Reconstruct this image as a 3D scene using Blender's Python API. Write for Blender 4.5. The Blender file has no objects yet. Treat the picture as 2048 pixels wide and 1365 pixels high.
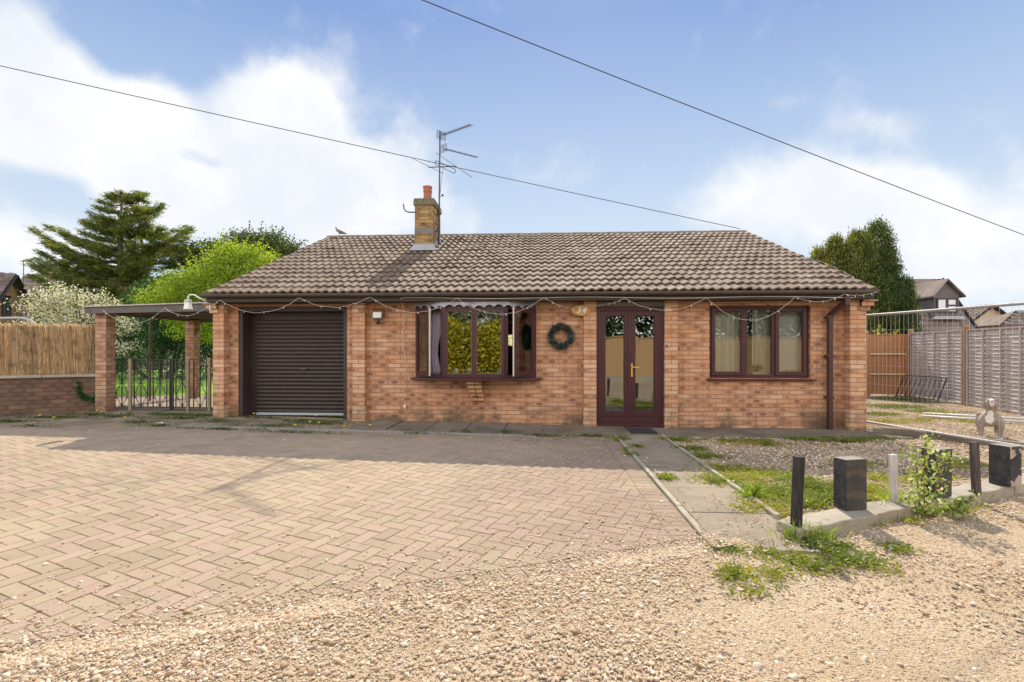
SUN_E = 4.2; SKY_S = .12; EXPO = 0.68
# clear-sky radiance by elevation and cloud radiance, in the physical sky's own units
SKY = [(4.15,4.5,4.95),(3.55,4.15,4.8),(2.45,3.2,4.35),(1.3,2.0,3.75),(.9,1.6,3.4)]
CLOUD = [(4.6,4.8,5.1),(5.4,5.4,5.4),(5.5,5.5,5.6),(13.2,12.8,12.2)]  # last entry: unseen clouds behind the camera, overbright as added fill for the facade
import bpy, bmesh, math, random
import numpy as np
from mathutils import Vector, Matrix
random.seed(7); rng = np.random.default_rng(11)
sc = bpy.context.scene
COL = sc.collection
R = math.radians
# ------------------------------------------------------------------ camera model (metres; camera at the origin, facade along X at y = 8.8)
F = 1000.0; TH = R(3.15); CH = 1.37; HY = 700.0
cT, sT = math.cos(TH), math.sin(TH)
def ray(px, py):
    u = (px-1024)/F; v = (HY-py)/F
    return (u*cT - sT, cT + u*sT, v)
def at_y(px, py, y):
    r = ray(px, py); t = y/r[1]
    return Vector((r[0]*t, y, CH + r[2]*t))
def gz1(x, y):
    g = float(np.interp(x, [-9, -5.8, -2.9, .8, 2.0], [.17, .15, .09, .02, 0]))
    s = min(max((y-2.5)/4.0, 0), 1); s = s*s*(3-2*s)
    return g*s
def gz(x, y):
    g = np.interp(x, [-9, -5.8, -2.9, .8, 2.0], [.17, .15, .09, .02, 0])
    s = np.clip((np.asarray(y)-2.5)/4.0, 0, 1); s = s*s*(3-2*s)
    return g*s
def at_g(px, py, dz=0.0):                      # point where a sight line meets the ground
    z = 0.05
    for _ in range(12):
        r = ray(px, py); t = (z+dz-CH)/r[2]
        x, y = r[0]*t, r[1]*t; z = gz1(x, y)
    return Vector((x, y, z+dz))
# ------------------------------------------------------------------ object helpers
def link(o, parent=None):
    COL.objects.link(o)
    if parent is not None: o.parent = parent
    return o
def tag(o, label=None, cat=None, group=None, kind=None):
    if label: o['label'] = label
    if cat: o['category'] = cat
    if group: o['group'] = group
    if kind: o['kind'] = kind
    return o
def empty(name, loc=(0,0,0), rz=0, label=None, cat=None, group=None, kind=None):
    o = bpy.data.objects.new(name, None); o.location = loc; o.rotation_euler = (0,0,rz); o.empty_display_size = .1
    link(o); return tag(o, label, cat, group, kind)
class MB:
    def __init__(s): s.v = []; s.f = []; s.m = []
    def add(s, vs, fs, M=None):
        b = len(s.v)
        for v in vs:
            v = Vector(v)
            s.v.append(M @ v if M is not None else v)
        s.f += [tuple(i+b for i in f) for f in fs]; return s
    def box(s, x0, x1, y0, y1, z0, z1, M=None):
        vs = [(x0,y0,z0),(x1,y0,z0),(x1,y1,z0),(x0,y1,z0),(x0,y0,z1),(x1,y0,z1),(x1,y1,z1),(x0,y1,z1)]
        return s.add(vs, [(0,3,2,1),(4,5,6,7),(0,1,5,4),(1,2,6,5),(2,3,7,6),(3,0,4,7)], M)
    def beam(s, a, b, w, h, up=(0,0,1)):       # box beam from a to b
        a = Vector(a); b = Vector(b); d = (b-a).normalized(); u = Vector(up)
        sx = d.cross(u); sx = sx.normalized() if sx.length > 1e-5 else Vector((1,0,0)); uz = sx.cross(d).normalized()
        vs = []
        for p in (a, b):
            for i, j in ((-1,-1),(1,-1),(1,1),(-1,1)): vs.append(p + sx*w/2*i + uz*h/2*j)
        return s.add(vs, [(0,1,2,3),(7,6,5,4),(0,4,5,1),(1,5,6,2),(2,6,7,3),(3,7,4,0)])
    def tube(s, pts, r, n=8, caps=True):
        pts = [Vector(p) for p in pts]; k = len(pts)
        rs = r if isinstance(r, (list, tuple)) else [r]*k
        vs = []; prev = None
        for i, p in enumerate(pts):
            d = (pts[min(i+1, k-1)] - pts[max(i-1, 0)]).normalized()
            if prev is None:
                a = Vector((0,0,1)) if abs(d.z) < .9 else Vector((1,0,0))
                x = d.cross(a).normalized()
            else:
                x = prev - d*prev.dot(d); x = x.normalized() if x.length > 1e-6 else d.orthogonal().normalized()
            prev = x; y = d.cross(x)
            for j in range(n):
                t = 2*math.pi*j/n; vs.append(p + (x*math.cos(t) + y*math.sin(t))*rs[i])
        fs = [(i*n+j, i*n+(j+1)%n, (i+1)*n+(j+1)%n, (i+1)*n+j) for i in range(k-1) for j in range(n)]
        if caps: fs += [tuple(reversed(range(n))), tuple((k-1)*n+j for j in range(n))]
        return s.add(vs, fs)
    def lathe(s, prof, n=16, M=None):
        vs = [(r*math.cos(2*math.pi*j/n), r*math.sin(2*math.pi*j/n), z) for r, z in prof for j in range(n)]
        k = len(prof)
        fs = [(i*n+j, i*n+(j+1)%n, (i+1)*n+(j+1)%n, (i+1)*n+j) for i in range(k-1) for j in range(n)]
        fs += [tuple(reversed(range(n))), tuple((k-1)*n+j for j in range(n))]
        return s.add(vs, fs, M)
    def prism(s, poly, axis, a, b, M=None):    # polygon (2D) extruded along an axis
        n = len(poly)
        def mk(p, q):
            return {'x': (q, p[0], p[1]), 'y': (p[0], q, p[1]), 'z': (p[0], p[1], q)}[axis]
        vs = [mk(p, a) for p in poly] + [mk(p, b) for p in poly]
        fs = [tuple(range(n))[::-1], tuple(range(n, 2*n))] + [(i, (i+1)%n, n+(i+1)%n, n+i) for i in range(n)]
        return s.add(vs, fs, M)
    def build(s, name, mat, parent=None, smooth=False, bevel=0, loc=None, fixn=True, ang=None):
        me = bpy.data.meshes.new(name); me.from_pydata([tuple(v) for v in s.v], [], s.f); me.update()
        if fixn:
            bm = bmesh.new(); bm.from_mesh(me); bmesh.ops.recalc_face_normals(bm, faces=bm.faces); bm.to_mesh(me); bm.free()
        for mt in (mat if isinstance(mat, (list, tuple)) else [mat]): me.materials.append(mt)
        if smooth:
            me.polygons.foreach_set('use_smooth', [True]*len(me.polygons))
            if ang:
                try: me.set_sharp_from_angle(angle=R(ang))
                except Exception: pass
        o = bpy.data.objects.new(name, me); link(o, parent)
        if loc is not None: o.location = loc
        if bevel:
            b = o.modifiers.new('b', 'BEVEL'); b.width = bevel; b.segments = 2; b.limit_method = 'ANGLE'; b.angle_limit = R(40)
        return o
def quads(name, V, mat, parent=None, lv=None, smooth=False, k=4):
    """V: (n*k,3) array, each consecutive k verts one face"""
    V = np.ascontiguousarray(V, dtype=np.float32); nv = len(V); nf = nv//k
    me = bpy.data.meshes.new(name); me.vertices.add(nv); me.vertices.foreach_set('co', V.ravel())
    me.loops.add(nv); me.loops.foreach_set('vertex_index', np.arange(nv, dtype=np.int32))
    me.polygons.add(nf); me.polygons.foreach_set('loop_start', np.arange(0, nv, k, dtype=np.int32))
    me.update(calc_edges=True)
    if lv is not None:
        a = me.attributes.new('lv', 'FLOAT', 'POINT'); a.data.foreach_set('value', np.repeat(np.asarray(lv, dtype=np.float32), k))
    me.materials.append(mat)
    if smooth: me.polygons.foreach_set('use_smooth', [True]*nf)
    o = bpy.data.objects.new(name, me); return link(o, parent)
def copy_tree(o, parent=None):
    c = o.copy(); COL.objects.link(c); c.parent = parent
    for ch in list(o.children): copy_tree(ch, c)
    return c
# ------------------------------------------------------------------ materials
class S:
    def __init__(s, name, world=False):
        if world: s.mat = None; s.t = world.node_tree
        else:
            s.mat = bpy.data.materials.new(name); s.mat.use_nodes = True; s.t = s.mat.node_tree
        s.t.nodes.clear()
        s.tc = None
    def n(s, typ, **kw):
        nd = s.t.nodes.new(typ)
        for k, v in kw.items(): setattr(nd, k, v)
        return nd
    def put(s, sock, val):
        if isinstance(val, bpy.types.NodeSocket): s.t.links.new(val, sock)
        elif val is not None:
            if isinstance(val, (tuple, list)) and len(val) == 3 and sock.type == 'RGBA': val = (*val, 1)
            sock.default_value = val
    def m(s, op, a, b=None, c=None, clamp=False):
        nd = s.n('ShaderNodeMath', operation=op, use_clamp=clamp); s.put(nd.inputs[0], a)
        if b is not None: s.put(nd.inputs[1], b)
        if c is not None: s.put(nd.inputs[2], c)
        return nd.outputs[0]
    def mix(s, f, a, b, mode='MIX'):
        nd = s.n('ShaderNodeMix', data_type='RGBA', blend_type=mode); s.put(nd.inputs[0], f); s.put(nd.inputs[6], a); s.put(nd.inputs[7], b)
        return nd.outputs[2]
    def sm(s, v, a, b, lo=0.0, hi=1.0):        # smoothstep map
        nd = s.n('ShaderNodeMapRange', interpolation_type='SMOOTHSTEP'); s.put(nd.inputs[0], v)
        for i, q in zip((1,2,3,4), (a, b, lo, hi)): nd.inputs[i].default_value = q
        return nd.outputs[0]
    def coord(s, kind='Object'):
        if s.tc is None: s.tc = s.n('ShaderNodeTexCoord')
        return s.tc.outputs[kind]
    def xyz(s, v):
        nd = s.n('ShaderNodeSeparateXYZ'); s.put(nd.inputs[0], v); return nd.outputs
    def comb(s, x, y, z):
        nd = s.n('ShaderNodeCombineXYZ')
        for i, q in enumerate((x, y, z)): s.put(nd.inputs[i], q)
        return nd.outputs[0]
    def noise(s, vec, scale, detail=3, rough=.55, out=0, dist=0):
        nd = s.n('ShaderNodeTexNoise'); s.put(nd.inputs['Vector'], vec); nd.inputs['Scale'].default_value = scale
        nd.inputs['Detail'].default_value = detail; nd.inputs['Roughness'].default_value = rough; nd.inputs['Distortion'].default_value = dist
        return nd.outputs[out]
    def vor(s, vec, scale, feature='F1', out='Distance', rnd=1):
        nd = s.n('ShaderNodeTexVoronoi', feature=feature); s.put(nd.inputs['Vector'], vec); nd.inputs['Scale'].default_value = scale
        nd.inputs['Randomness'].default_value = rnd
        return nd.outputs[out]
    def white(s, vec):
        nd = s.n('ShaderNodeTexWhiteNoise', noise_dimensions='3D'); s.put(nd.inputs['Vector'], vec); return nd.outputs
    def ramp(s, f, stops, mode='LINEAR'):
        nd = s.n('ShaderNodeValToRGB'); cr = nd.color_ramp; cr.interpolation = mode
        while len(cr.elements) < len(stops): cr.elements.new(.5)
        for e, (p, c) in zip(cr.elements, stops): e.position = p; e.color = (*c, 1)
        s.put(nd.inputs[0], f); return nd.outputs[0]
    def attr(s, name, out='Fac', typ='GEOMETRY'):
        return s.n('ShaderNodeAttribute', attribute_name=name, attribute_type=typ).outputs[out]
    def bump(s, h, dist=.01, strength=1.0, normal=None):
        nd = s.n('ShaderNodeBump'); nd.inputs['Distance'].default_value = dist; nd.inputs['Strength'].default_value = strength
        s.put(nd.inputs['Height'], h)
        if normal is not None: s.put(nd.inputs['Normal'], normal)
        return nd.outputs[0]
    def pbr(s, col, rough=.7, metal=0, normal=None, spec=.5, out=True, coat=0):
        nd = s.n('ShaderNodeBsdfPrincipled'); s.put(nd.inputs['Base Color'], col); s.put(nd.inputs['Roughness'], rough)
        nd.inputs['Metallic'].default_value = metal; nd.inputs['Specular IOR Level'].default_value = spec; nd.inputs['Coat Weight'].default_value = coat
        if normal is not None: s.put(nd.inputs['Normal'], normal)
        if out: s.done(nd.outputs[0])
        return nd.outputs[0]
    def done(s, sh):
        o = s.n('ShaderNodeOutputMaterial'); s.t.links.new(sh, o.inputs[0]); return s.mat
def plain(name, col, rough=.6, metal=0, var=.12, scale=14, bump=0, bscale=80, spec=.5):
    s = S(name); v = s.coord('Object'); f = s.noise(v, scale, 4)
    c = s.mix(f, tuple(x*(1-var) for x in col), tuple(min(x*(1+var), 1) for x in col))
    nm = s.bump(s.noise(v, bscale, 4), bump) if bump else None
    s.pbr(c, rough, metal, nm, spec); return s.mat
def brick(name, ramp, smudge=.55, ox=0.0, oz=0.0, mortar=(.27,.17,.115), stain=True, seed=0.0, smc=(.20,.095,.065)):
    s = S(name); p = s.xyz(s.coord('Object')); nn = s.xyz(s.coord('Normal'))
    side = s.m('GREATER_THAN', s.m('ABSOLUTE', nn[0]), s.m('ABSOLUTE', nn[1]))
    u = s.m('ADD', s.m('ADD', s.m('MULTIPLY', p[0], s.m('SUBTRACT', 1.0, side)), s.m('MULTIPLY', p[1], side)), 45.0-ox)
    topf = s.m('GREATER_THAN', s.m('ABSOLUTE', nn[2]), .75)
    v = s.m('ADD', s.m('ADD', s.m('MULTIPLY', p[2], s.m('SUBTRACT', 1.0, topf)), s.m('MULTIPLY', p[1], topf)), 15.0-oz)
    rv = s.m('DIVIDE', v, .075); row = s.m('FLOOR', rv); fr = s.m('FRACT', rv)
    ru = s.m('ADD', s.m('DIVIDE', u, .225), s.m('MULTIPLY', s.m('MODULO', row, 2.0), .5)); col = s.m('FLOOR', ru); fu = s.m('FRACT', ru)
    dx = s.m('MULTIPLY', s.m('MINIMUM', fu, s.m('SUBTRACT', 1.0, fu)), .225); dz = s.m('MULTIPLY', s.m('MINIMUM', fr, s.m('SUBTRACT', 1.0, fr)), .075)
    wob = s.m('MULTIPLY', s.m('SUBTRACT', s.noise(s.coord('Object'), 60, 3), .5), .004)
    d = s.m('ADD', s.m('MINIMUM', dx, dz), wob); mask = s.sm(d, .0030, .0062)
    w = s.white(s.comb(col, row, seed)); w2 = s.xyz(w[1])
    base = s.ramp(w[0], ramp)
    nz = s.noise(s.coord('Object'), 35, 5, .65)
    e = s.m('ADD', s.m('POWER', s.m('DIVIDE', s.m('SUBTRACT', fu, s.m('ADD', .42, s.m('MULTIPLY', w2[2], .16))), .33), 2.0), s.m('POWER', s.m('DIVIDE', s.m('SUBTRACT', fr, .52), .36), 2.0))
    e = s.m('ADD', e, s.m('MULTIPLY', s.m('SUBTRACT', nz, .5), 1.6))
    big = s.noise(s.coord('Object'), .9, 2)
    thr = s.m('ADD', smudge, s.m('MULTIPLY', s.m('SUBTRACT', big, .5), 1.1))
    on = s.m('LESS_THAN', w2[0], thr)
    sm = s.m('MULTIPLY', s.m('MULTIPLY', s.sm(e, 1.15, .25), on), s.m('ADD', .5, s.m('MULTIPLY', w2[1], .5)))
    c = s.mix(sm, base, smc)
    c = s.mix(s.m('MULTIPLY', s.m('SUBTRACT', 1.0, nz), .18), c, (.38,.22,.13))
    c = s.mix(mask, mortar, c)
    if stain:
        st = s.m('MULTIPLY', s.sm(p[2], .55, .06), s.sm(s.noise(s.coord('Object'), 1.8, 6, .65), .40, .60))
        c = s.mix(s.m('MULTIPLY', st, .75), c, (.07,.065,.045))
    h = s.m('ADD', mask, s.m('MULTIPLY', nz, .35))
    s.pbr(c, .88, 0, s.bump(h, .005), .25); return s.mat
def foliage(name, ramp, trans=.45, rough=.55, sat=None):
    s = S(name); f = s.attr('lv'); c = s.ramp(f, ramp)
    d = s.n('ShaderNodeBsdfDiffuse'); s.put(d.inputs[0], c)
    t = s.n('ShaderNodeBsdfTranslucent'); s.put(t.inputs[0], s.mix(.5, c, s.mix(1.0, c, (1.5,1.45,.5), 'MULTIPLY')))
    g = s.n('ShaderNodeBsdfGlossy'); g.inputs['Roughness'].default_value = rough; g.inputs[0].default_value = (.6,.65,.6,1)
    m1 = s.n('ShaderNodeMixShader'); m1.inputs[0].default_value = trans; s.t.links.new(d.outputs[0], m1.inputs[1]); s.t.links.new(t.outputs[0], m1.inputs[2])
    m2 = s.n('ShaderNodeMixShader'); m2.inputs[0].default_value = .05; s.t.links.new(m1.outputs[0], m2.inputs[1]); s.t.links.new(g.outputs[0], m2.inputs[2])
    s.done(m2.outputs[0]); return s.mat

BR = [(0,(.49,.245,.15)),(.3,(.54,.28,.165)),(.7,(.575,.305,.18)),(.93,(.61,.34,.205)),(1,(.66,.41,.27))]
M = {}
M['brick'] = brick('facade brick', BR, .50)
M['pier'] = brick('pier brick', [(0,(.46,.225,.125)),(.4,(.54,.285,.165)),(.8,(.60,.35,.215)),(1,(.67,.46,.31))], .34, seed=3.0)
M['chim'] = brick('chimney brick', [(0,(.24,.145,.055)),(.5,(.32,.20,.085)),(1,(.39,.26,.12))], .45, seed=5.0, stain=False, smc=(.12,.08,.045), mortar=(.16,.12,.08))
M['oldpier'] = brick('dull pillar brick', [(0,(.33,.19,.125)),(.5,(.41,.245,.165)),(1,(.50,.32,.225))], .45, seed=15.0, mortar=(.20,.14,.10))
M['oldwall'] = brick('weathered garden wall brick', [(0,(.075,.047,.036)),(.5,(.125,.078,.055)),(.9,(.17,.105,.07)),(1,(.26,.155,.095))], .6, seed=7.0, mortar=(.13,.10,.08))
M['farbrick'] = brick('far house brick', [(0,(.40,.24,.15)),(1,(.55,.36,.24))], .2, seed=9.0, stain=False)
M['palebrick'] = brick('pale buff brick', [(0,(.46,.38,.28)),(1,(.58,.49,.38))], .1, seed=12.0, mortar=(.5,.44,.36), stain=False)
def upvc():
    s = S('rosewood upvc'); v = s.coord('Object'); nd = s.n('ShaderNodeMapping'); s.put(nd.inputs[0], v); nd.inputs['Scale'].default_value = (40, 40, 2.5)
    f = s.noise(nd.outputs[0], 1.5, 5, .6)
    c = s.mix(f, (.030,.008,.012), (.085,.020,.028)); s.pbr(c, s.m('ADD', .3, s.m('MULTIPLY', f, .2)), 0, s.bump(f, .001), .5); return s.mat
M['upvc'] = upvc()
M['brownpipe'] = plain('brown plastic pipe', (.055,.022,.024), .4, var=.3)
M['fascia'] = plain('dark stained timber', (.042,.028,.026), .6, var=.45, scale=6, bump=.002)
M['gutter'] = plain('weathered brown gutter', (.085,.066,.058), .5, var=.35, scale=5)
def mk_shutter():
    s = S('brown steel shutter'); v = s.coord('Object'); z = s.xyz(v)
    f = s.noise(v, 9, 5, .6); c = s.mix(f, (.028,.020,.018), (.060,.042,.036))
    sc_ = s.sm(s.noise(v, 60, 2, .5), .72, .78); c = s.mix(s.m('MULTIPLY', sc_, .5), c, (.2,.18,.15))
    s.pbr(c, .5, 0, s.bump(f, .002)); return s.mat
M['shutter'] = mk_shutter()
M['black'] = plain('black painted iron', (.018,.018,.02), .45, var=.3)
M['white'] = plain('white plastic', (.72,.72,.70), .4, var=.05)
M['galv'] = plain('galvanised steel', (.36,.35,.36), .6, .3, var=.15)
M['darksteel'] = plain('dark weathered aluminium', (.10,.10,.11), .8, .1, var=.3)
M['lead'] = plain('grey lead flashing', (.33,.34,.36), .55, .1, var=.3, scale=7, bump=.004, bscale=12)
M['felt'] = plain('grey roofing felt', (.34,.34,.38), .8, var=.5, scale=5, bump=.004, bscale=30)
M['terra'] = plain('terracotta', (.33,.12,.075), .8, var=.25)
M['gold'] = plain('polished brass', (.75,.48,.15), .25, .9, var=.05)
M['plaster'] = plain('interior plaster', (.30,.27,.24), .9)
M['wirewhite'] = plain('white cable', (.66,.63,.56), .5, var=.05)
M['cable'] = plain('black overhead cable', (.03,.03,.035), .6)
M['cream'] = plain('cream rubber seal', (.62,.56,.45), .6)
def glass(base=.09):
    s = S('window glass'); t = s.n('ShaderNodeBsdfTransparent'); t.inputs[0].default_value = (.94,.96,.95,1)
    g = s.n('ShaderNodeBsdfGlossy'); g.inputs['Roughness'].default_value = .0; g.inputs[0].default_value = (.95,.97,.96,1)
    v = s.noise(s.coord('Object'), 2.2, 1); s.put(g.inputs['Normal'], s.bump(v, .0012))
    fr = s.n('ShaderNodeFresnel'); fr.inputs[0].default_value = 1.7
    f = s.m('ADD', base, s.m('MULTIPLY', fr.outputs[0], 1.0), clamp=True)
    mx = s.n('ShaderNodeMixShader'); s.put(mx.inputs[0], f); s.t.links.new(t.outputs[0], mx.inputs[1]); s.t.links.new(g.outputs[0], mx.inputs[2])
    s.done(mx.outputs[0]); return s.mat
M['glass'] = glass(); M['glassclear'] = glass(.0)
def tilemat(name, a, b, c3, lich=.5, tw=.30, th=.345, moss=.35):
    s = S(name); v = s.coord('Object'); p = s.xyz(v)
    w = s.white(s.comb(s.m('FLOOR', s.m('DIVIDE', p[0], tw)), s.m('FLOOR', s.m('DIVIDE', p[1], th*.93)), 1.0))
    c = s.ramp(w[0], [(0,a),(.5,b),(1,c3)])
    n1 = s.noise(v, 3.0, 6, .7); n2 = s.noise(v, 38, 4, .7)
    c = s.mix(s.m('MULTIPLY', s.sm(n1, .45, .7), .45), c, tuple(x*.62 for x in b))
    c = s.mix(s.m('MULTIPLY', s.sm(n2, .55, .72), lich), c, (.46,.42,.35))
    c = s.mix(s.m('MULTIPLY', s.sm(s.noise(v, 22, 4, .7), .60, .68), moss), c, (.05,.042,.028))
    s.pbr(c, .9, 0, s.bump(n2, .004), .2); return s.mat
M['tile'] = tilemat('concrete roof tile', (.165,.118,.090), (.212,.158,.124), (.275,.215,.175))
M['tile2'] = tilemat('brown roof tile', (.17,.13,.115), (.215,.17,.15), (.27,.215,.19), .25)
M['ridge'] = plain('weathered ridge tile', (.17,.145,.12), .9, var=.5, scale=9, bump=.006, bscale=40)
def concrete(name, col, dark, speck=.3, bs=.004):
    s = S(name); v = s.coord('Object'); n1 = s.noise(v, 1.7, 6, .65); n2 = s.noise(v, 55, 4, .7)
    c = s.mix(s.sm(n1, .3, .72), col, dark); c = s.mix(s.m('MULTIPLY', s.sm(n2, .52, .68), speck), c, tuple(min(1, x*1.35) for x in col))
    c = s.mix(s.m('MULTIPLY', s.sm(s.noise(v, 9, 5, .7), .58, .70), .5), c, tuple(x*.5 for x in dark))
    s.pbr(c, .92, 0, s.bump(s.m('ADD', n2, s.m('MULTIPLY', n1, 2.0)), bs), .2); return s.mat
M['conc'] = concrete('path concrete', (.33,.27,.205), (.22,.18,.135), .4, .006)
M['concd'] = concrete('stained concrete slab', (.22,.185,.145), (.12,.098,.075))
M['concl'] = concrete('pale concrete footing', (.44,.39,.32), (.30,.26,.20), bs=.008)
def paver():
    s = S('block paving'); v = s.coord('Object'); f = s.attr('lv')
    c = s.ramp(f, [(0,(.32,.245,.175)),(.3,(.355,.278,.20)),(.55,(.39,.31,.22)),(.75,(.375,.275,.21)),(1,(.405,.298,.235))])
    n2 = s.noise(v, 140, 3, .7); n1 = s.noise(v, .55, 4, .6)
    c = s.mix(s.m('MULTIPLY', s.sm(n2, .5, .7), .3), c, (.18,.14,.10))
    c = s.mix(s.m('MULTIPLY', s.sm(n1, .45, .66), .25), c, (.50,.41,.27))
    p = s.xyz(v)
    c = s.mix(s.m('MULTIPLY', s.m('MULTIPLY', s.sm(p[0], -1.6, .9), s.sm(s.noise(v, 1.3, 4, .6), .2, .55)), .5), c, (.235,.165,.135))  # pinkish brown blocks towards the right, tone deepened to darken the shaded drive
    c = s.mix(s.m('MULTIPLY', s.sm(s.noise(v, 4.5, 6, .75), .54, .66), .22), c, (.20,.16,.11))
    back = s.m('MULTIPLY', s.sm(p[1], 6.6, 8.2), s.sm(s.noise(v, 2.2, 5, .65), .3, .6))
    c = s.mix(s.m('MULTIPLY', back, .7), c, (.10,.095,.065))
    s.pbr(c, .93, 0, s.bump(n2, .003), .15); return s.mat
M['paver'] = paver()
def sand():
    s = S('sandy gravel ground'); v = s.coord('Object'); p = s.xyz(v)
    n1 = s.noise(v, .8, 6, .6); n2 = s.noise(v, 30, 5, .7); d1 = s.vor(v, 55); cc = s.vor(v, 55, out='Color'); cx = s.xyz(cc)
    d2 = s.vor(v, 120); c2 = s.xyz(s.vor(v, 120, out='Color'))
    base = s.mix(s.sm(n1, .3, .7), (.41,.305,.20), (.52,.405,.285))
    peb = s.ramp(cx[0], [(0,(.28,.18,.10)),(.25,(.41,.285,.17)),(.6,(.54,.415,.285)),(.85,(.66,.56,.44)),(1,(.36,.29,.22))])
    peb2 = s.ramp(c2[0], [(0,(.30,.21,.13)),(.5,(.52,.39,.25)),(1,(.66,.55,.40))])
    c = s.mix(s.m('MULTIPLY', s.sm(d2, .5, .3), .7), base, peb2)
    c = s.mix(s.m('MULTIPLY', s.sm(d1, .42, .32), s.m('GREATER_THAN', cx[1], .45)), c, peb)
    # soil tone in the garden right of the path and beyond the house line
    gar = s.m('MULTIPLY', s.m('MAXIMUM', s.sm(p[1], 8.9, 9.6), s.m('MULTIPLY', s.sm(p[0], 1.85, 2.1), s.sm(s.m('SUBTRACT', p[1], s.m('MULTIPLY', p[0], .495)), 2.75, 3.0))), s.sm(s.noise(v, 1.6, 5, .6), .35, .62))
    c = s.mix(s.m('MULTIPLY', gar, .65), c, (.16,.12,.075))
    h = s.m('ADD', s.m('MULTIPLY', n2, .7), s.m('ADD', s.m('MULTIPLY', s.sm(d1, .5, .1), s.m('GREATER_THAN', cx[1], .45)), s.m('MULTIPLY', s.sm(d2, .5, .1), .5)))
    s.pbr(c, .95, 0, s.bump(h, .012), .15); return s.mat
M['sand'] = sand()
def pebble():
    s = S('flint pebble'); oi = s.n('ShaderNodeObjectInfo'); r = oi.outputs['Random']
    c = s.ramp(r, [(0,(.30,.19,.11)),(.1,(.46,.31,.185)),(.3,(.55,.42,.29)),(.5,(.63,.50,.37)),(.68,(.47,.34,.23)),(.8,(.76,.67,.56)),(.92,(.60,.51,.41)),(.97,(.34,.27,.21)),(1,(.46,.38,.30))])
    n = s.noise(s.coord('Object'), 2.2, 4, .6); c = s.mix(s.m('MULTIPLY', n, .4), c, (.40,.30,.20))
    s.pbr(c, .8, 0, None, .25); return s.mat
M['pebble'] = pebble()
GR = [(0,(.045,.10,.012)),(.4,(.085,.19,.018)),(.75,(.16,.28,.025)),(1,(.30,.38,.05))]
M['lawn'] = foliage('lawn grass', [(0,(.18,.32,.02)),(.5,(.30,.50,.03)),(1,(.48,.64,.06))], .5)
M['weed'] = foliage('garden weeds', [(0,(.07,.10,.015)),(.3,(.14,.19,.025)),(.55,(.26,.30,.04)),(.78,(.42,.38,.07)),(1,(.38,.22,.10))], .4)
M['weedg'] = foliage('bright leafy weed', [(0,(.12,.19,.015)),(.5,(.25,.36,.025)),(1,(.44,.50,.06))], .45)
M['drygrass'] = foliage('dry stems', [(0,(.22,.13,.06)),(.6,(.34,.24,.10)),(1,(.30,.32,.08))], .3)
M['bark'] = plain('bark', (.11,.085,.065), .95, var=.4, scale=12, bump=.02, bscale=20)
# =================================================================== the bungalow
YW = 8.8
XL, XR = -5.83, 5.43
YB = 18.3
YE, ZE, YR, ZR = 8.38, 2.338, 13.5, 4.46            # eave and ridge of the tiled slope
SL = (ZR-ZE)/(YR-YE)
house = empty('brick_bungalow', (0, YW, 0), 0, 'single storey buff brick bungalow with brown tiled gable roof and roller garage door', 'bungalow')
HI = Vector((0, -YW, 0))
def hb(mb, name, mat, parent=None, **k):           # build in world coordinates but parent to the house
    par = parent or house
    o = mb.build(name, mat, par, **k)
    off = Vector((0,0,0)); q = par
    while q is not None: off += q.location; q = q.parent
    o.data.transform(Matrix.Translation(-off)); return o
ZT = 2.33
GX0, GX1, GZ = -5.47, -3.45, 2.155                   # garage opening
BX0, BX1, BZ0, BZ1 = -2.2, -.06, .88, 2.20           # bay opening
DX0, DX1, DZ = .98, 2.14, 2.16                       # door opening
WX0, WX1, WZ0, WZ1 = 2.93, 4.62, .88, 2.13           # right window
w = MB()
def fw(x0, x1, z0, z1): w.box(x0, x1, YW, YW+.28, z0, z1)
yb0, yb1 = YB-.28, YB
fw(XL+.02, GX0, -.2, GZ); fw(XL+.02, BX0, GZ, ZT); fw(GX1, BX0, -.2, GZ)
fw(BX0, BX1, -.2, BZ0); fw(BX0, BX1, BZ1, ZT); fw(BX1, DX0, -.2, ZT); fw(DX0, DX1, DZ, ZT); fw(DX1, WX0, -.2, ZT)
fw(WX0, WX1, -.2, WZ0); fw(WX0, WX1, WZ1, ZT); fw(WX1, XR-.02, -.2, ZT); fw(DX0, DX1, -.2, .04)
# gable ends and back wall; the back wall keeps a window opening in line with the bay
for xa, xb in ((XL+.02, XL+.30), (XR-.30, XR-.02)):
    w.prism([(YW+.28, -.2), (YB-.28, -.2), (YB-.28, ZT), (YR, ZT+(YR-YW-.3)*SL-.05), (YW+.28, ZT)], 'x', xa, xb)
RX0, RX1, RZ0, RZ1 = -1.14, -.33, 1.52, 1.92
w.box(XL+.02, RX0, yb0, yb1, -.2, ZT); w.box(RX1, XR-.02, yb0, yb1, -.2, ZT); w.box(RX0, RX1, yb0, yb1, -.2, RZ0); w.box(RX0, RX1, yb0, yb1, RZ1, ZT)
wall = hb(w, 'wall', M['brick'])
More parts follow.
